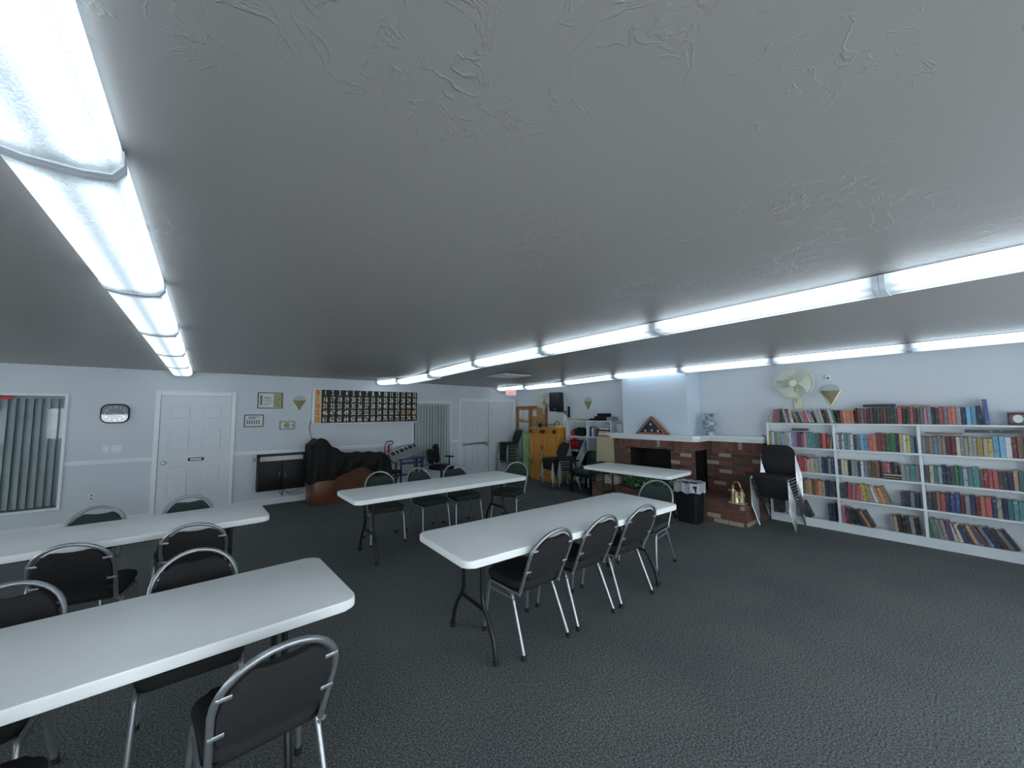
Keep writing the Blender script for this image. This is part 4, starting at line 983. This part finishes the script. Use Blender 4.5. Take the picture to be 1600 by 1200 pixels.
# vase
mv, nt, b = nodes('blue_and_white_porcelain')
tc = nt.nodes.new('ShaderNodeTexCoord'); nn = nt.nodes.new('ShaderNodeTexNoise'); nn.inputs['Scale'].default_value = 22; nn.inputs['Detail'].default_value = 4; nn.inputs['Distortion'].default_value = 1.5
rp = nt.nodes.new('ShaderNodeValToRGB'); e = rp.color_ramp.elements; e[0].position = .44; e[0].color = (.42, .50, .55, 1); e[1].position = .56; e[1].color = (.12, .18, .25, 1)
nt.links.new(tc.outputs['Object'], nn.inputs[0]); nt.links.new(nn.outputs['Fac'], rp.inputs[0]); nt.links.new(rp.outputs[0], b.inputs['Base Color']); b.inputs['Roughness'].default_value = .15
t = thing('vase', 'blue and white porcelain vase standing on the mantel right of the chimney breast', 'vase', (6.80, 3.02, 1.25))
MB().lathe([(0, 0), (.075, 0), (.078, .01), (.07, .03), (.082, .08), (.10, .16), (.112, .22), (.10, .255), (.072, .28), (.066, .30), (.074, .345), (.085, .365), (.088, .375), (.080, .378), (.06, .35), (0, .34)], seg=32).done('vase_body', mv, t)
# brass figurine / fire tools
t = thing('fireside_figurine', 'pale gilt figurine group standing on the right part of the brick hearth', 'figurine', (6.24, 2.42, .29))
MB().prism(rrect(.17, .24, .05), 0, .018, bevel=.005).done('base', M['old_brass'], t)
for dy, hh, cx in ((.055, .24, 0), (-.05, .20, .02), (.0, .17, -.04)):
    mb = MB(); mb.lathe([(0, 0), (.042, 0), (.036, .05), (.026, hh*.5), (.030, hh*.68), (.022, hh*.8), (.012, hh*.84), (.020, hh*.90), (.020, hh*.97), (0, hh*1.02)], (cx, dy, .018), seg=14)
    mb.tube([(cx, dy-.026, hh*.72), (cx-.03, dy-.05, hh*.6), (cx-.035, dy-.02, hh*.75)], .009, 6); mb.tube([(cx, dy+.026, hh*.72), (cx-.03, dy+.055, hh*.8)], .009, 6)
    mb.done('figure', M['old_brass'], t)
mb = MB(); mb.tube([(0, .05, .27), (-.01, .02, .32), (-.01, -.03, .31), (0, -.05, .24)], .009, 6); mb.tube([(-.03, -.09, .02), (-.02, -.1, .15), (-.01, -.06, .22)], .007, 6); mb.done('garland', M['old_brass'], t)
# plants on hearth
rg = random.Random(11)
def plant(cx, cy, z, n, spread, lab):
    t = thing('potted_ivy', lab, 'plant', (cx, cy, z), 0, 'ivy plants on the hearth')
    MB().lathe([(0, 0), (.06, 0), (.075, .1), (.08, .11), (.07, .11), (0, .1)], seg=16).done('pot', M['black'], t)
    for nm, m_, k in (('foliage', M['leaf'], n), ('variegated_foliage', M['leaf_light'], n//3)):
        mb = MB()
        for i in range(k):
            a = rg.uniform(0, 2*PI); r_ = rg.uniform(.02, spread); h_ = rg.uniform(.03, .30)*(1-.4*r_/spread)+.02
            p = Vector((r_*math.cos(a)*.6, r_*math.sin(a), h_)); d = Vector((rg.uniform(-1, 1), rg.uniform(-1, 1), rg.uniform(-.6, .6))).normalized(); s_ = rg.uniform(.022, .042)
            q = d.orthogonal().normalized(); v = [p-d*s_, p+q*s_*.5, p+d*s_*1.2, p-q*s_*.5]
            v = [Vector((x.x, x.y, max(.004, x.z))) for x in v]
            c = p+d.cross(q)*s_*.25; c.z = max(.006, c.z)
            vs = [mb.bm.verts.new(x) for x in v]; cc = mb.bm.verts.new(c)
            for i_ in range(4): mb.bm.faces.new((vs[i_], vs[(i_+1) % 4], cc))
        mb.done(nm, m_, t, smooth=False, kind='stuff')
plant(6.17, 4.05, .29, 340, .30, 'green trailing ivy on the hearth, left of two, under the short white table')
plant(6.17, 3.58, .29, 320, .28, 'green trailing ivy on the hearth, right of two, nearer the waste bin')
# magazines on hearth left
for k in range(7):
    o = MB().box((-.11, -.15, 0), (.11, .15, .020), bevel=.002).done('magazine', M['paper'] if k % 2 else M['beige'])
    o.location = (6.22+.01*math.sin(k*2.1), 4.64+.015*math.cos(k*1.7), .2905+.0205*k); o.rotation_euler = (0, 0, R(13*math.sin(k*1.9)))
    tag(o, '%s from the bottom, pale magazine in the pile on the left of the hearth' % ORD[k], 'magazine', 'magazines piled on the hearth')
# waste bin
t = thing('waste_bin', 'black rectangular waste bin with a clear plastic liner beside the fireplace', 'waste bin', (5.80, 2.93, 0), R(0))
def tap(u0, u1): pass
mb = MB(); rb = rrect(.24, .30, .04, 4); rt = rrect(.30, .38, .05, 4); n = len(rb)
v0 = [mb.bm.verts.new((x, y, 0)) for x, y in rb]; v1 = [mb.bm.verts.new((x, y, .56)) for x, y in rt]; v2 = [mb.bm.verts.new((x*.95, y*.95, .56)) for x, y in rt]; v3 = [mb.bm.verts.new((x*.95, y*.95, .02)) for x, y in rb]
mb.bm.faces.new(v0[::-1]); mb.bm.faces.new(v3)
for A, B in ((v0, v1), (v1, v2), (v2, v3)):
    for i in range(n): mb.bm.faces.new((A[i], A[(i+1) % n], B[(i+1) % n], B[i]))
mb.done('bin_body', M['black'], t)
def liner(u, v):
    i = u*2*PI; c, s_ = math.cos(i), math.sin(i); sq = (abs(c)**4+abs(s_)**4)**-.25
    w_ = .012*math.sin(i*11)+.008*math.sin(i*23+1)
    if v < .5: k = 1.04+.03*v; z = .45+.012*math.sin(i*7)+(.15-.012*math.sin(i*7))*v/.5
    else: k = 1.055-.25*(v-.5)/.5; z = .60-.18*(v-.5)/.5
    return ((.155*k+w_*.5)*c*sq, (.195*k+w_*.5)*s_*sq, z+w_*.4)
mb = MB(); mb.grid(liner, 72, 10); mb.done('bin_liner', M['liner'], t, angle=180)

# ---------------------------------------------------------------- big stack of chrome chairs
def stack_chair():
    root = thing('stacking_chair', '', 'chair')
    mb = MB(); mb.prism(rrect(.42, .42, .09, 6, 0, .02), .415, .45, bevel=.014, seg=3); mb.done('seat', M['fabric'], root, angle=70)
    mb = MB(); mb.prism(rrect(.42, .34, .12, 8), 0, .035, bevel=.013, seg=3, mtx=TM((0, -.255, .69), rx=R(97))); mb.done('backrest', M['fabric'], root, angle=70)
    for sx in (-1, 1):
        MB().tube([(sx*.215, .16, .425), (sx*.222, .20, .40), (sx*.222, .20, .06), (sx*.215, .21, .008)], .0105, 8).done('leg', M['bright_chrome'], root)
        MB().tube([(sx*.21, -.285, .72), (sx*.218, -.245, .47), (sx*.222, -.23, .40), (sx*.222, -.27, .05), (sx*.222, -.28, .008)], .0105, 8).done('leg', M['bright_chrome'], root)
        MB().tube([(sx*.216, .17, .418), (sx*.218, -.24, .418)], .009, 8).done('side_rail', M['bright_chrome'], root)
    for yy_ in (.17, -.2): MB().tube([(-.21, yy_, .41), (.21, yy_, .41)], .006, 8).done('crossbar', M['bright_chrome'], root)
    return root
SCH = stack_chair()
for k in range(8):
    o = SCH if k == 0 else copy_tree(SCH)
    place(o, (6.56-.036*k, 1.97-.001*k, .043*k), R(92), '%s black stacking chair from the floor in the tall chrome stack before the bookcase' % ORD[k], 'tall stack of black chrome chairs')

# ---------------------------------------------------------------- bookcase
bxf, bxb = 6.86, XR-.005
DIV = [2.175, 1.365, .55, -.265, -1.08]; SZ = [.115, .44, .76, 1.11, 1.468]
bc = thing('bookcase', 'long white built in bookcase of open bays full of books along the right wall', 'bookcase', (bxf, DIV[-1], 0))
LY = DIV[0]-DIV[-1]; D_ = bxb-bxf
for d in DIV: MB().box((0, d-DIV[-1]-.014, .115), (D_, d-DIV[-1]+.014, SZ[-1]-.012)).done('upright', M['shelf_white'], bc, smooth=False)
for z in SZ[1:]: MB().box((-.006, -.014, z-.014), (D_, LY+.014, z+.008), bevel=.003).done('shelf_board', M['shelf_white'], bc, smooth=False)
mb = MB(); mb.box((0, -.014, 0), (D_, LY+.014, .098)); mb.box((-.006, -.014, .09), (D_, LY+.014, .118)); mb.done('plinth', M['shelf_white'], bc, smooth=False)
MB().box((D_-.01, 0, .115), (D_, LY, SZ[-1])).done('back_panel', M['shelf_white'], bc, smooth=False)

PAL = {'white': (.62, .64, .66), 'cream': (.60, .55, .40), 'black': (.018, .018, .022), 'charcoal': (.06, .065, .075), 'dark red': (.20, .018, .022), 'red': (.50, .03, .03), 'orange': (.60, .17, .03),
 'yellow': (.62, .46, .06), 'olive': (.17, .18, .08), 'green': (.03, .18, .08), 'teal': (.05, .24, .26), 'sky blue': (.10, .36, .58), 'blue': (.02, .09, .33), 'navy': (.018, .028, .10),
 'purple': (.16, .05, .22), 'pink': (.56, .16, .26), 'brown': (.16, .07, .035), 'tan': (.42, .27, .13), 'grey': (.25, .27, .30), 'pale blue': (.34, .44, .54)}
def book_mat(nm, col):
    m, nt, b = nodes(nm.replace(' ', '_')+'_book_cover'); L = nt.links.new
    tc = nt.nodes.new('ShaderNodeTexCoord'); oi = nt.nodes.new('ShaderNodeObjectInfo')
    mp = nt.nodes.new('ShaderNodeMapping'); mp.inputs['Scale'].default_value = (1, 30, 34)
    va = nt.nodes.new('ShaderNodeVectorMath'); va.operation = 'ADD'
    L(oi.outputs['Random'], va.inputs[1]); mul = nt.nodes.new('ShaderNodeVectorMath'); mul.operation = 'MULTIPLY'; mul.inputs[1].default_value = (30, 30, 30)
    L(va.outputs[0], mp.inputs[0]); L(tc.outputs['Object'], va.inputs[0])
    n = nt.nodes.new('ShaderNodeTexNoise'); n.inputs['Scale'].default_value = 1; n.inputs['Detail'].default_value = 2; L(mp.outputs[0], n.inputs[0])
    r = nt.nodes.new('ShaderNodeValToRGB'); r.color_ramp.interpolation = 'CONSTANT'; e = r.color_ramp.elements
    lum = sum(col)/3; other = tuple(min(.6, c+.16) for c in col) if lum < .3 else tuple(c*.45 for c in col)
    e[0].position = 0; e[0].color = (*col, 1); e[1].position = .63; e[1].color = (*other, 1)
    L(n.outputs['Fac'], r.inputs[0])
    hs = nt.nodes.new('ShaderNodeHueSaturation')
    mr = nt.nodes.new('ShaderNodeMapRange'); hs.inputs['Saturation'].default_value = .82; mr.inputs[3].default_value = .45; mr.inputs[4].default_value = 1.05; L(oi.outputs['Random'], mr.inputs[0]); L(mr.outputs[0], hs.inputs['Value'])
    L(r.outputs[0], hs.inputs['Color']); L(hs.outputs[0], b.inputs['Base Color']); b.inputs['Roughness'].default_value = .45
    return m
BM = {k: book_mat(k, v) for k, v in PAL.items()}
PAGES = mat('book_page_edges', (.50, .46, .38), .9)
def make_book(name, th, ht, dp, col):
    """spine faces -X; x 0..dp, y centred, z 0..ht"""
    mb = MB(); mb.box((0, -th/2, 0), (dp, th/2, ht), bevel=min(.003, th*.2), seg=1)
    mb.mi = 1; mb.box((.004, -th/2+.002, ht-.003), (dp-.003, th/2-.002, ht+.0006))
    return mb.done(name, [BM[col], PAGES], smooth=False)
bookrng = random.Random(21); NB = 0
BAYN = ['left', 'middle', 'right']
ROWN = ['bottom', 'fourth', 'third', 'second']
def run_books(y_start, y_end, z, rown, bayn, cols, hmin, hmax, tmin, tmax, lean_=0, idx0=0, dpr=(.10, .135)):
    """books laid left to right in the photo (Y falling)"""
    global NB
    y = y_start; k = idx0
    while True:
        th = 1.09*bookrng.uniform(tmin, tmax)*(1.25 if bookrng.random() < .12 else 1)
        ht = bookrng.uniform(hmin, hmax); dp = bookrng.uniform(*dpr)
        a = lean_ + (bookrng.uniform(-1.5, 1.5) if lean_ else 0)
        wfull = th/max(.5, math.cos(R(a))) if a else th
        if y-wfull-(ht*math.sin(R(a)) if (a > 0 and lean_) else 0) < y_end: break
        col = cols[bookrng.randrange(len(cols))] if isinstance(cols, list) else cols
        o = make_book('book', th-.0012, ht, dp, col)
        # lean: positive = top leans left in the photo (towards +Y)
        if a: o.location = (bxf+.012+bookrng.uniform(0, .008), y-wfull/2-(th/2)*0, z+.0005+abs(math.sin(R(a)))*th/2); o.rotation_euler = (R(-a), 0, 0)
        else: o.location = (bxf+.010+bookrng.uniform(0, .012), y-th/2, z+.0005)
        sz = 'tall' if ht > (hmin+hmax)/2+.02 else ('short' if ht < (hmin+hmax)/2-.02 else 'medium')
        st = ' tilted' if abs(a) > 6 else ''
        tag(o, ('%s %s%s book on %s, %s from left' % (sz, col, st, rown, nth(k))), 'book', 'books on '+rown)
        y -= wfull+.0006; k += 1; NB += 1
    return k, y
DK = ['black', 'charcoal', 'navy', 'dark red', 'brown', 'green', 'charcoal', 'black', 'grey', 'white', 'tan', 'red']
MIXED = ['white', 'black', 'dark red', 'red', 'blue', 'sky blue', 'teal', 'cream', 'charcoal', 'grey', 'navy', 'olive', 'orange', 'pink']
# top of the case, left to right
Z = SZ[-1]+.008
T = 'top of the bookcase'
k, y = run_books(2.115, 1.93, Z, T, '', ['white', 'dark red', 'charcoal', 'red', 'grey'], .185, .215, .026, .036, -7)
k, y = run_books(y-.012, 1.79, Z, T, '', ['cream', 'yellow', 'black', 'purple'], .17, .215, .026, .036, 9, k)
k, y = run_books(y-.03, 1.50, Z, T, '', ['charcoal', 'navy', 'red', 'white', 'grey', 'tan'], .155, .18, .026, .036, 18, k)
k, y = run_books(y-.03, 1.26, Z, T, '', ['black', 'green', 'charcoal', 'white', 'brown'], .185, .21, .026, .036, 12, k)
k, y = run_books(y-.004, 1.10, Z, T, '', ['black', 'red', 'orange', 'charcoal'], .17, .185, .028, .038, 5, k)
k, y = run_books(y-.004, .60, Z, T, '', ['black', 'dark red', 'charcoal', 'olive', 'brown', 'red', 'grey', 'navy', 'white'], .19, .215, .024, .034, 0, k)
k, y = run_books(y-.001, .13, Z, T, '', ['red', 'pink', 'navy', 'charcoal', 'orange', 'grey', 'white', 'brown', 'dark red'], .19, .22, .024, .034, 0, k)
k, y = run_books(y-.001, .075, Z, T, '', ['sky blue'], .205, .21, .032, .036, 0, k)
k, y = run_books(y-.001, .03, Z, T, '', ['navy'], .215, .22, .03, .034, 0, k)
o = make_book('book', .034, .29, .13, 'blue'); o.location = (bxf+.01, .005, Z+.001); o.rotation_euler = (R(-2), 0, 0)
tag(o, 'tallest blue book at the right end of the row on the bookcase top', 'book', 'books on '+T)
# shelves
def shelf(r_, bay, parts, hm=(.17, .24)):
    z = SZ[r_]+(.008 if r_ else .003); yL = DIV[bay]-.018; yR = DIV[bay+1]+.018
    nm = 'the %s shelf, %s bay' % (ROWN[r_], BAYN[bay]); k = 0; y = yL
    for p_ in parts:
        frac, cols, h0, h1, t0, t1, ln = p_[:7]
        y_end = yL-(yL-yR)*frac
        if cols is None: y = y_end; continue
        k, y = run_books(y, y_end-.0, z, nm, '', cols, h0, h1, t0, t1, ln, k)
    return z
# row 3 = highest interior shelf (1.11)
shelf(3, 0, [(.30, ['teal', 'sky blue', 'yellow', 'white', 'pink', 'cream'], .20, .235, .024, .032, 0), (.62, ['purple', 'pink', 'white', 'sky blue', 'purple'], .20, .23, .024, .032, 0), (.80, ['teal', 'charcoal', 'teal'], .20, .23, .026, .032, 0), (.90, ['dark red', 'red'], .20, .22, .03, .036, 0), (1, ['white', 'tan', 'dark red'], .17, .19, .026, .03, -6)])
shelf(3, 1, [(.34, ['grey', 'navy', 'pale blue', 'white', 'teal', 'grey'], .20, .23, .024, .032, 0), (.44, ['sky blue'], .20, .21, .034, .038, 0), (.56, ['orange', 'red'], .20, .21, .034, .04, 0), (.66, ['white', 'dark red'], .23, .25, .036, .042, 0), (.78, ['teal', 'green'], .22, .24, .036, .042, 0), (.88, ['navy', 'white', 'tan'], .21, .24, .026, .034, 0), (1, ['sky blue', 'yellow', 'teal'], .19, .22, .026, .032, 0)])
shelf(3, 2, [(.28, ['grey', 'sky blue', 'purple', 'pink', 'tan'], .20, .23, .024, .032, 0), (.36, ['dark red'], .21, .22, .034, .04, 0), (.40, ['pink'], .20, .21, .032, .034, 0), (.58, ['charcoal', 'cream', 'grey', 'navy'], .20, .23, .026, .034, 0), (.74, ['cream', 'yellow', 'olive'], .20, .22, .026, .034, 0), (.88, ['sky blue', 'white', 'teal'], .22, .24, .034, .042, 0), (1, ['brown', 'brown', 'dark red'], .22, .26, .03, .04, 0)])
shelf(2, 0, [(.62, ['dark red', 'red', 'pink', 'charcoal', 'purple'], .20, .225, .028, .036, 0), (.80, ['charcoal', 'cream', 'white'], .18, .21, .03, .038, 0), (1, ['pale blue', 'navy', 'grey'], .21, .23, .03, .038, 0)])
shelf(2, 1, [(.22, ['cream', 'black', 'white', 'charcoal'], .20, .225, .028, .034, 0), (.40, ['white', 'red', 'grey', 'pale blue', 'navy'], .20, .22, .026, .034, 0), (.50, ['olive', 'brown', 'green'], .20, .22, .03, .034, 0), (.56, ['dark red', 'brown'], .22, .23, .03, .034, 0)])
shelf(2, 1, [(.785, None, 0, 0, 0, 0, 0), (1, ['navy', 'grey', 'pale blue', 'teal'], .19, .21, .034, .042, 0)])
shelf(2, 2, [(.12, ['cream', 'charcoal', 'yellow'], .19, .22, .026, .034, 0), (.40, ['teal', 'green', 'charcoal', 'pale blue', 'navy'], .20, .23, .026, .034, 0), (.55, ['olive', 'teal', 'white', 'cream'], .20, .23, .026, .034, 0), (.80, ['dark red', 'charcoal', 'red', 'purple', 'brown'], .19, .23, .026, .034, 0), (1, ['sky blue', 'teal', 'tan', 'navy'], .18, .22, .028, .036, 0)])
shelf(1, 0, [(.44, ['white', 'grey', 'charcoal'], .20, .23, .03, .038, 0), (.86, ['orange', 'red', 'cream', 'orange', 'brown', 'olive'], .20, .22, .03, .038, 0), (1, ['navy', 'charcoal'], .21, .22, .03, .036, 0)])
shelf(1, 1, [(.12, ['charcoal', 'black', 'olive'], .20, .23, .03, .036, 0), (.34, ['pink', 'white', 'red', 'pink'], .20, .23, .032, .04, -4), (.46, ['yellow', 'cream', 'tan'], .20, .23, .028, .034, 7), (.62, ['grey', 'white', 'teal'], .20, .22, .028, .034, 17), (.74, ['orange', 'tan'], .20, .23, .028, .034, 18)])
shelf(1, 1, [(.76, None, 0, 0, 0, 0, 0), (1, ['charcoal', 'navy', 'grey', 'navy'], .16, .19, .032, .04, 0)])
shelf(1, 2, [(.22, ['charcoal', 'tan', 'red', 'navy'], .19, .22, .028, .036, 0), (.38, ['blue', 'navy', 'grey'], .20, .24, .03, .036, 0), (.54, ['pink', 'dark red', 'grey', 'navy'], .19, .23, .03, .036, 0), (.64, ['orange', 'red', 'orange'], .21, .22, .028, .034, 0), (.82, ['navy', 'teal', 'cream', 'brown'], .20, .23, .028, .036, 0), (1, ['pink', 'pale blue', 'grey', 'dark red', 'teal'], .19, .22, .03, .036, 0)])
shelf(0, 0, [(.18, ['dark red', 'charcoal'], .17, .2, .03, .04, 0), (.52, None, 0, 0, 0, 0, 0), (.74, ['black', 'charcoal', 'grey'], .20, .24, .028, .034, 22), (.86, None, 0, 0, 0, 0, 0), (1, ['navy', 'charcoal'], .23, .25, .034, .04, 0)])
shelf(0, 1, [(.13, ['pink', 'dark red'], .22, .24, .036, .042, 0), (.36, ['charcoal', 'black', 'grey', 'navy'], .19, .22, .028, .034, 15), (.56, ['orange', 'tan', 'brown', 'charcoal'], .20, .22, .028, .034, 24)])
shelf(0, 1, [(.62, None, 0, 0, 0, 0, 0), (1, ['brown', 'tan', 'navy', 'black', 'charcoal', 'grey'], .18, .215, .03, .036, 5)])
shelf(0, 2, [(.10, ['green', 'charcoal'], .20, .23, .03, .036, 4), (.32, ['purple', 'dark red', 'grey', 'white', 'cream'], .20, .24, .028, .034, 9), (.46, ['teal', 'sky blue', 'cream'], .20, .23, .028, .034, 14), (.62, ['orange', 'tan', 'brown', 'blue'], .19, .23, .028, .034, 18), (1, ['charcoal', 'pale blue', 'grey', 'navy', 'brown'], .19, .23, .028, .034, 26)])
# lying books
def flat_book(y0, y1, z, col, th, lab, grp='books lying flat on the bookcase', dp=.13):
    o = MB().box((0, -(y1-y0)/2, 0), (dp, (y1-y0)/2, th), bevel=.002, seg=1).done('book', BM[col], smooth=False)
    o.location = (bxf+.012, (y0+y1)/2, z); tag(o, lab, 'book', grp)
TOPZ = Z+.222
flat_book(1.04, .74, TOPZ, 'navy', .035, 'dark blue atlas lying flat above the upright books on the bookcase top')
flat_book(.715, .44, TOPZ-.002, 'tan', .016, 'thin tan book lying flat above the upright books on the bookcase top')
z3 = SZ[2]+.008; 
for i, (c_, th) in enumerate((('charcoal', .016), ('tan', .014), ('black', .016), ('cream', .014), ('dark red', .016))):
    flat_book(.895, .73, z3+.0165*i, c_, th, '%s book lying flat, %s from the bottom of the middle bay pile' % (c_, ORD[i]), 'books piled flat in the middle bay')
yy = .893
for i, (c_, th, ht) in enumerate((('red', .034, .13), ('pink', .03, .12), ('black', .034, .135), ('charcoal', .03, .13))):
    o = make_book('book', th-.001, ht, .11, c_); o.location = (bxf+.012, yy-th/2, z3+.084); yy -= th
    tag(o, 'short %s book standing on the small flat pile in the middle bay' % c_, 'book', 'books standing on the flat pile')
z4 = SZ[3]+.008
flat_book(.50, .20, z4+.245, 'tan', .012, 'tan magazine lying flat above the books on the second shelf, right bay')
flat_book(.18, -.22, z4+.268, 'charcoal', .03, 'wide dark folder lying flat above the books on the second shelf, right bay')
flat_book(1.78, 1.62, z3+.232, 'white', .014, 'thin pale book lying flat above the third shelf books of the left bay')
flat_book(1.68, 1.5+.36, z4+.245, 'charcoal', .03, 'dark book lying flat above the second shelf books of the left bay')
# bookends / photo frame
mb = MB(); mb.tube([(6.9, 2.17, Z+.004), (6.9, 2.165, Z+.09), (6.9, 2.135, Z+.13), (6.9, 2.12, Z+.13)], .003, 6); mb.box((6.88, 2.118, Z), (6.98, 2.17, Z+.003)); tag(mb.done('wire_bookend', M['grey']), 'bent wire bookend at the left end of the bookcase top', 'bookend')
t = thing('photo_frame', 'brown double photo frame standing at the right end of the bookcase top', 'photo frame', (6.93, -.265, Z))
mb = MB()
for a in ((-.13, .13, 0, .022), (-.13, .13, .118, .14), (-.13, -.108, .022, .118), (.108, .13, .022, .118), (-.011, .011, .022, .118)): mb.box((-.01, a[0], a[2]), (.01, a[1], a[3]), bevel=.003)
mb.done('frame', mat('dark_brown_photo_frame', (.09, .035, .03), .4), t)
MB().box((.0, -.11, .02), (.006, .11, .12)).done('photos', M['ink'], t, smooth=False)
mb = MB(); mb.prism([(.035*math.cos(2*PI*i/14), .045*math.sin(2*PI*i/14)) for i in range(14)], 0, .002, mtx=right_m(.06, .07, -.001)); mb.prism([(.03*math.cos(2*PI*i/14), .042*math.sin(2*PI*i/14)) for i in range(14)], 0, .002, mtx=right_m(-.06, .068, -.001)); mb.done('photo_figures', M['paper'], t, smooth=False)
mb = MB(); mb.tube([(6.86, 2.20, 1.252), (6.85, 2.23, 1.275), (6.9, 2.26, 1.27), (6.95, 2.24, 1.256)], .004, 6); tag(mb.done('thin_cable', M['black']), 'short black cable end on the right end of the mantel', 'cable')
print('books', NB)

for o in bpy.data.objects:
    if len(str(o.get('label', '')).split()) > 16: print('LONG', o.name, o['label'])
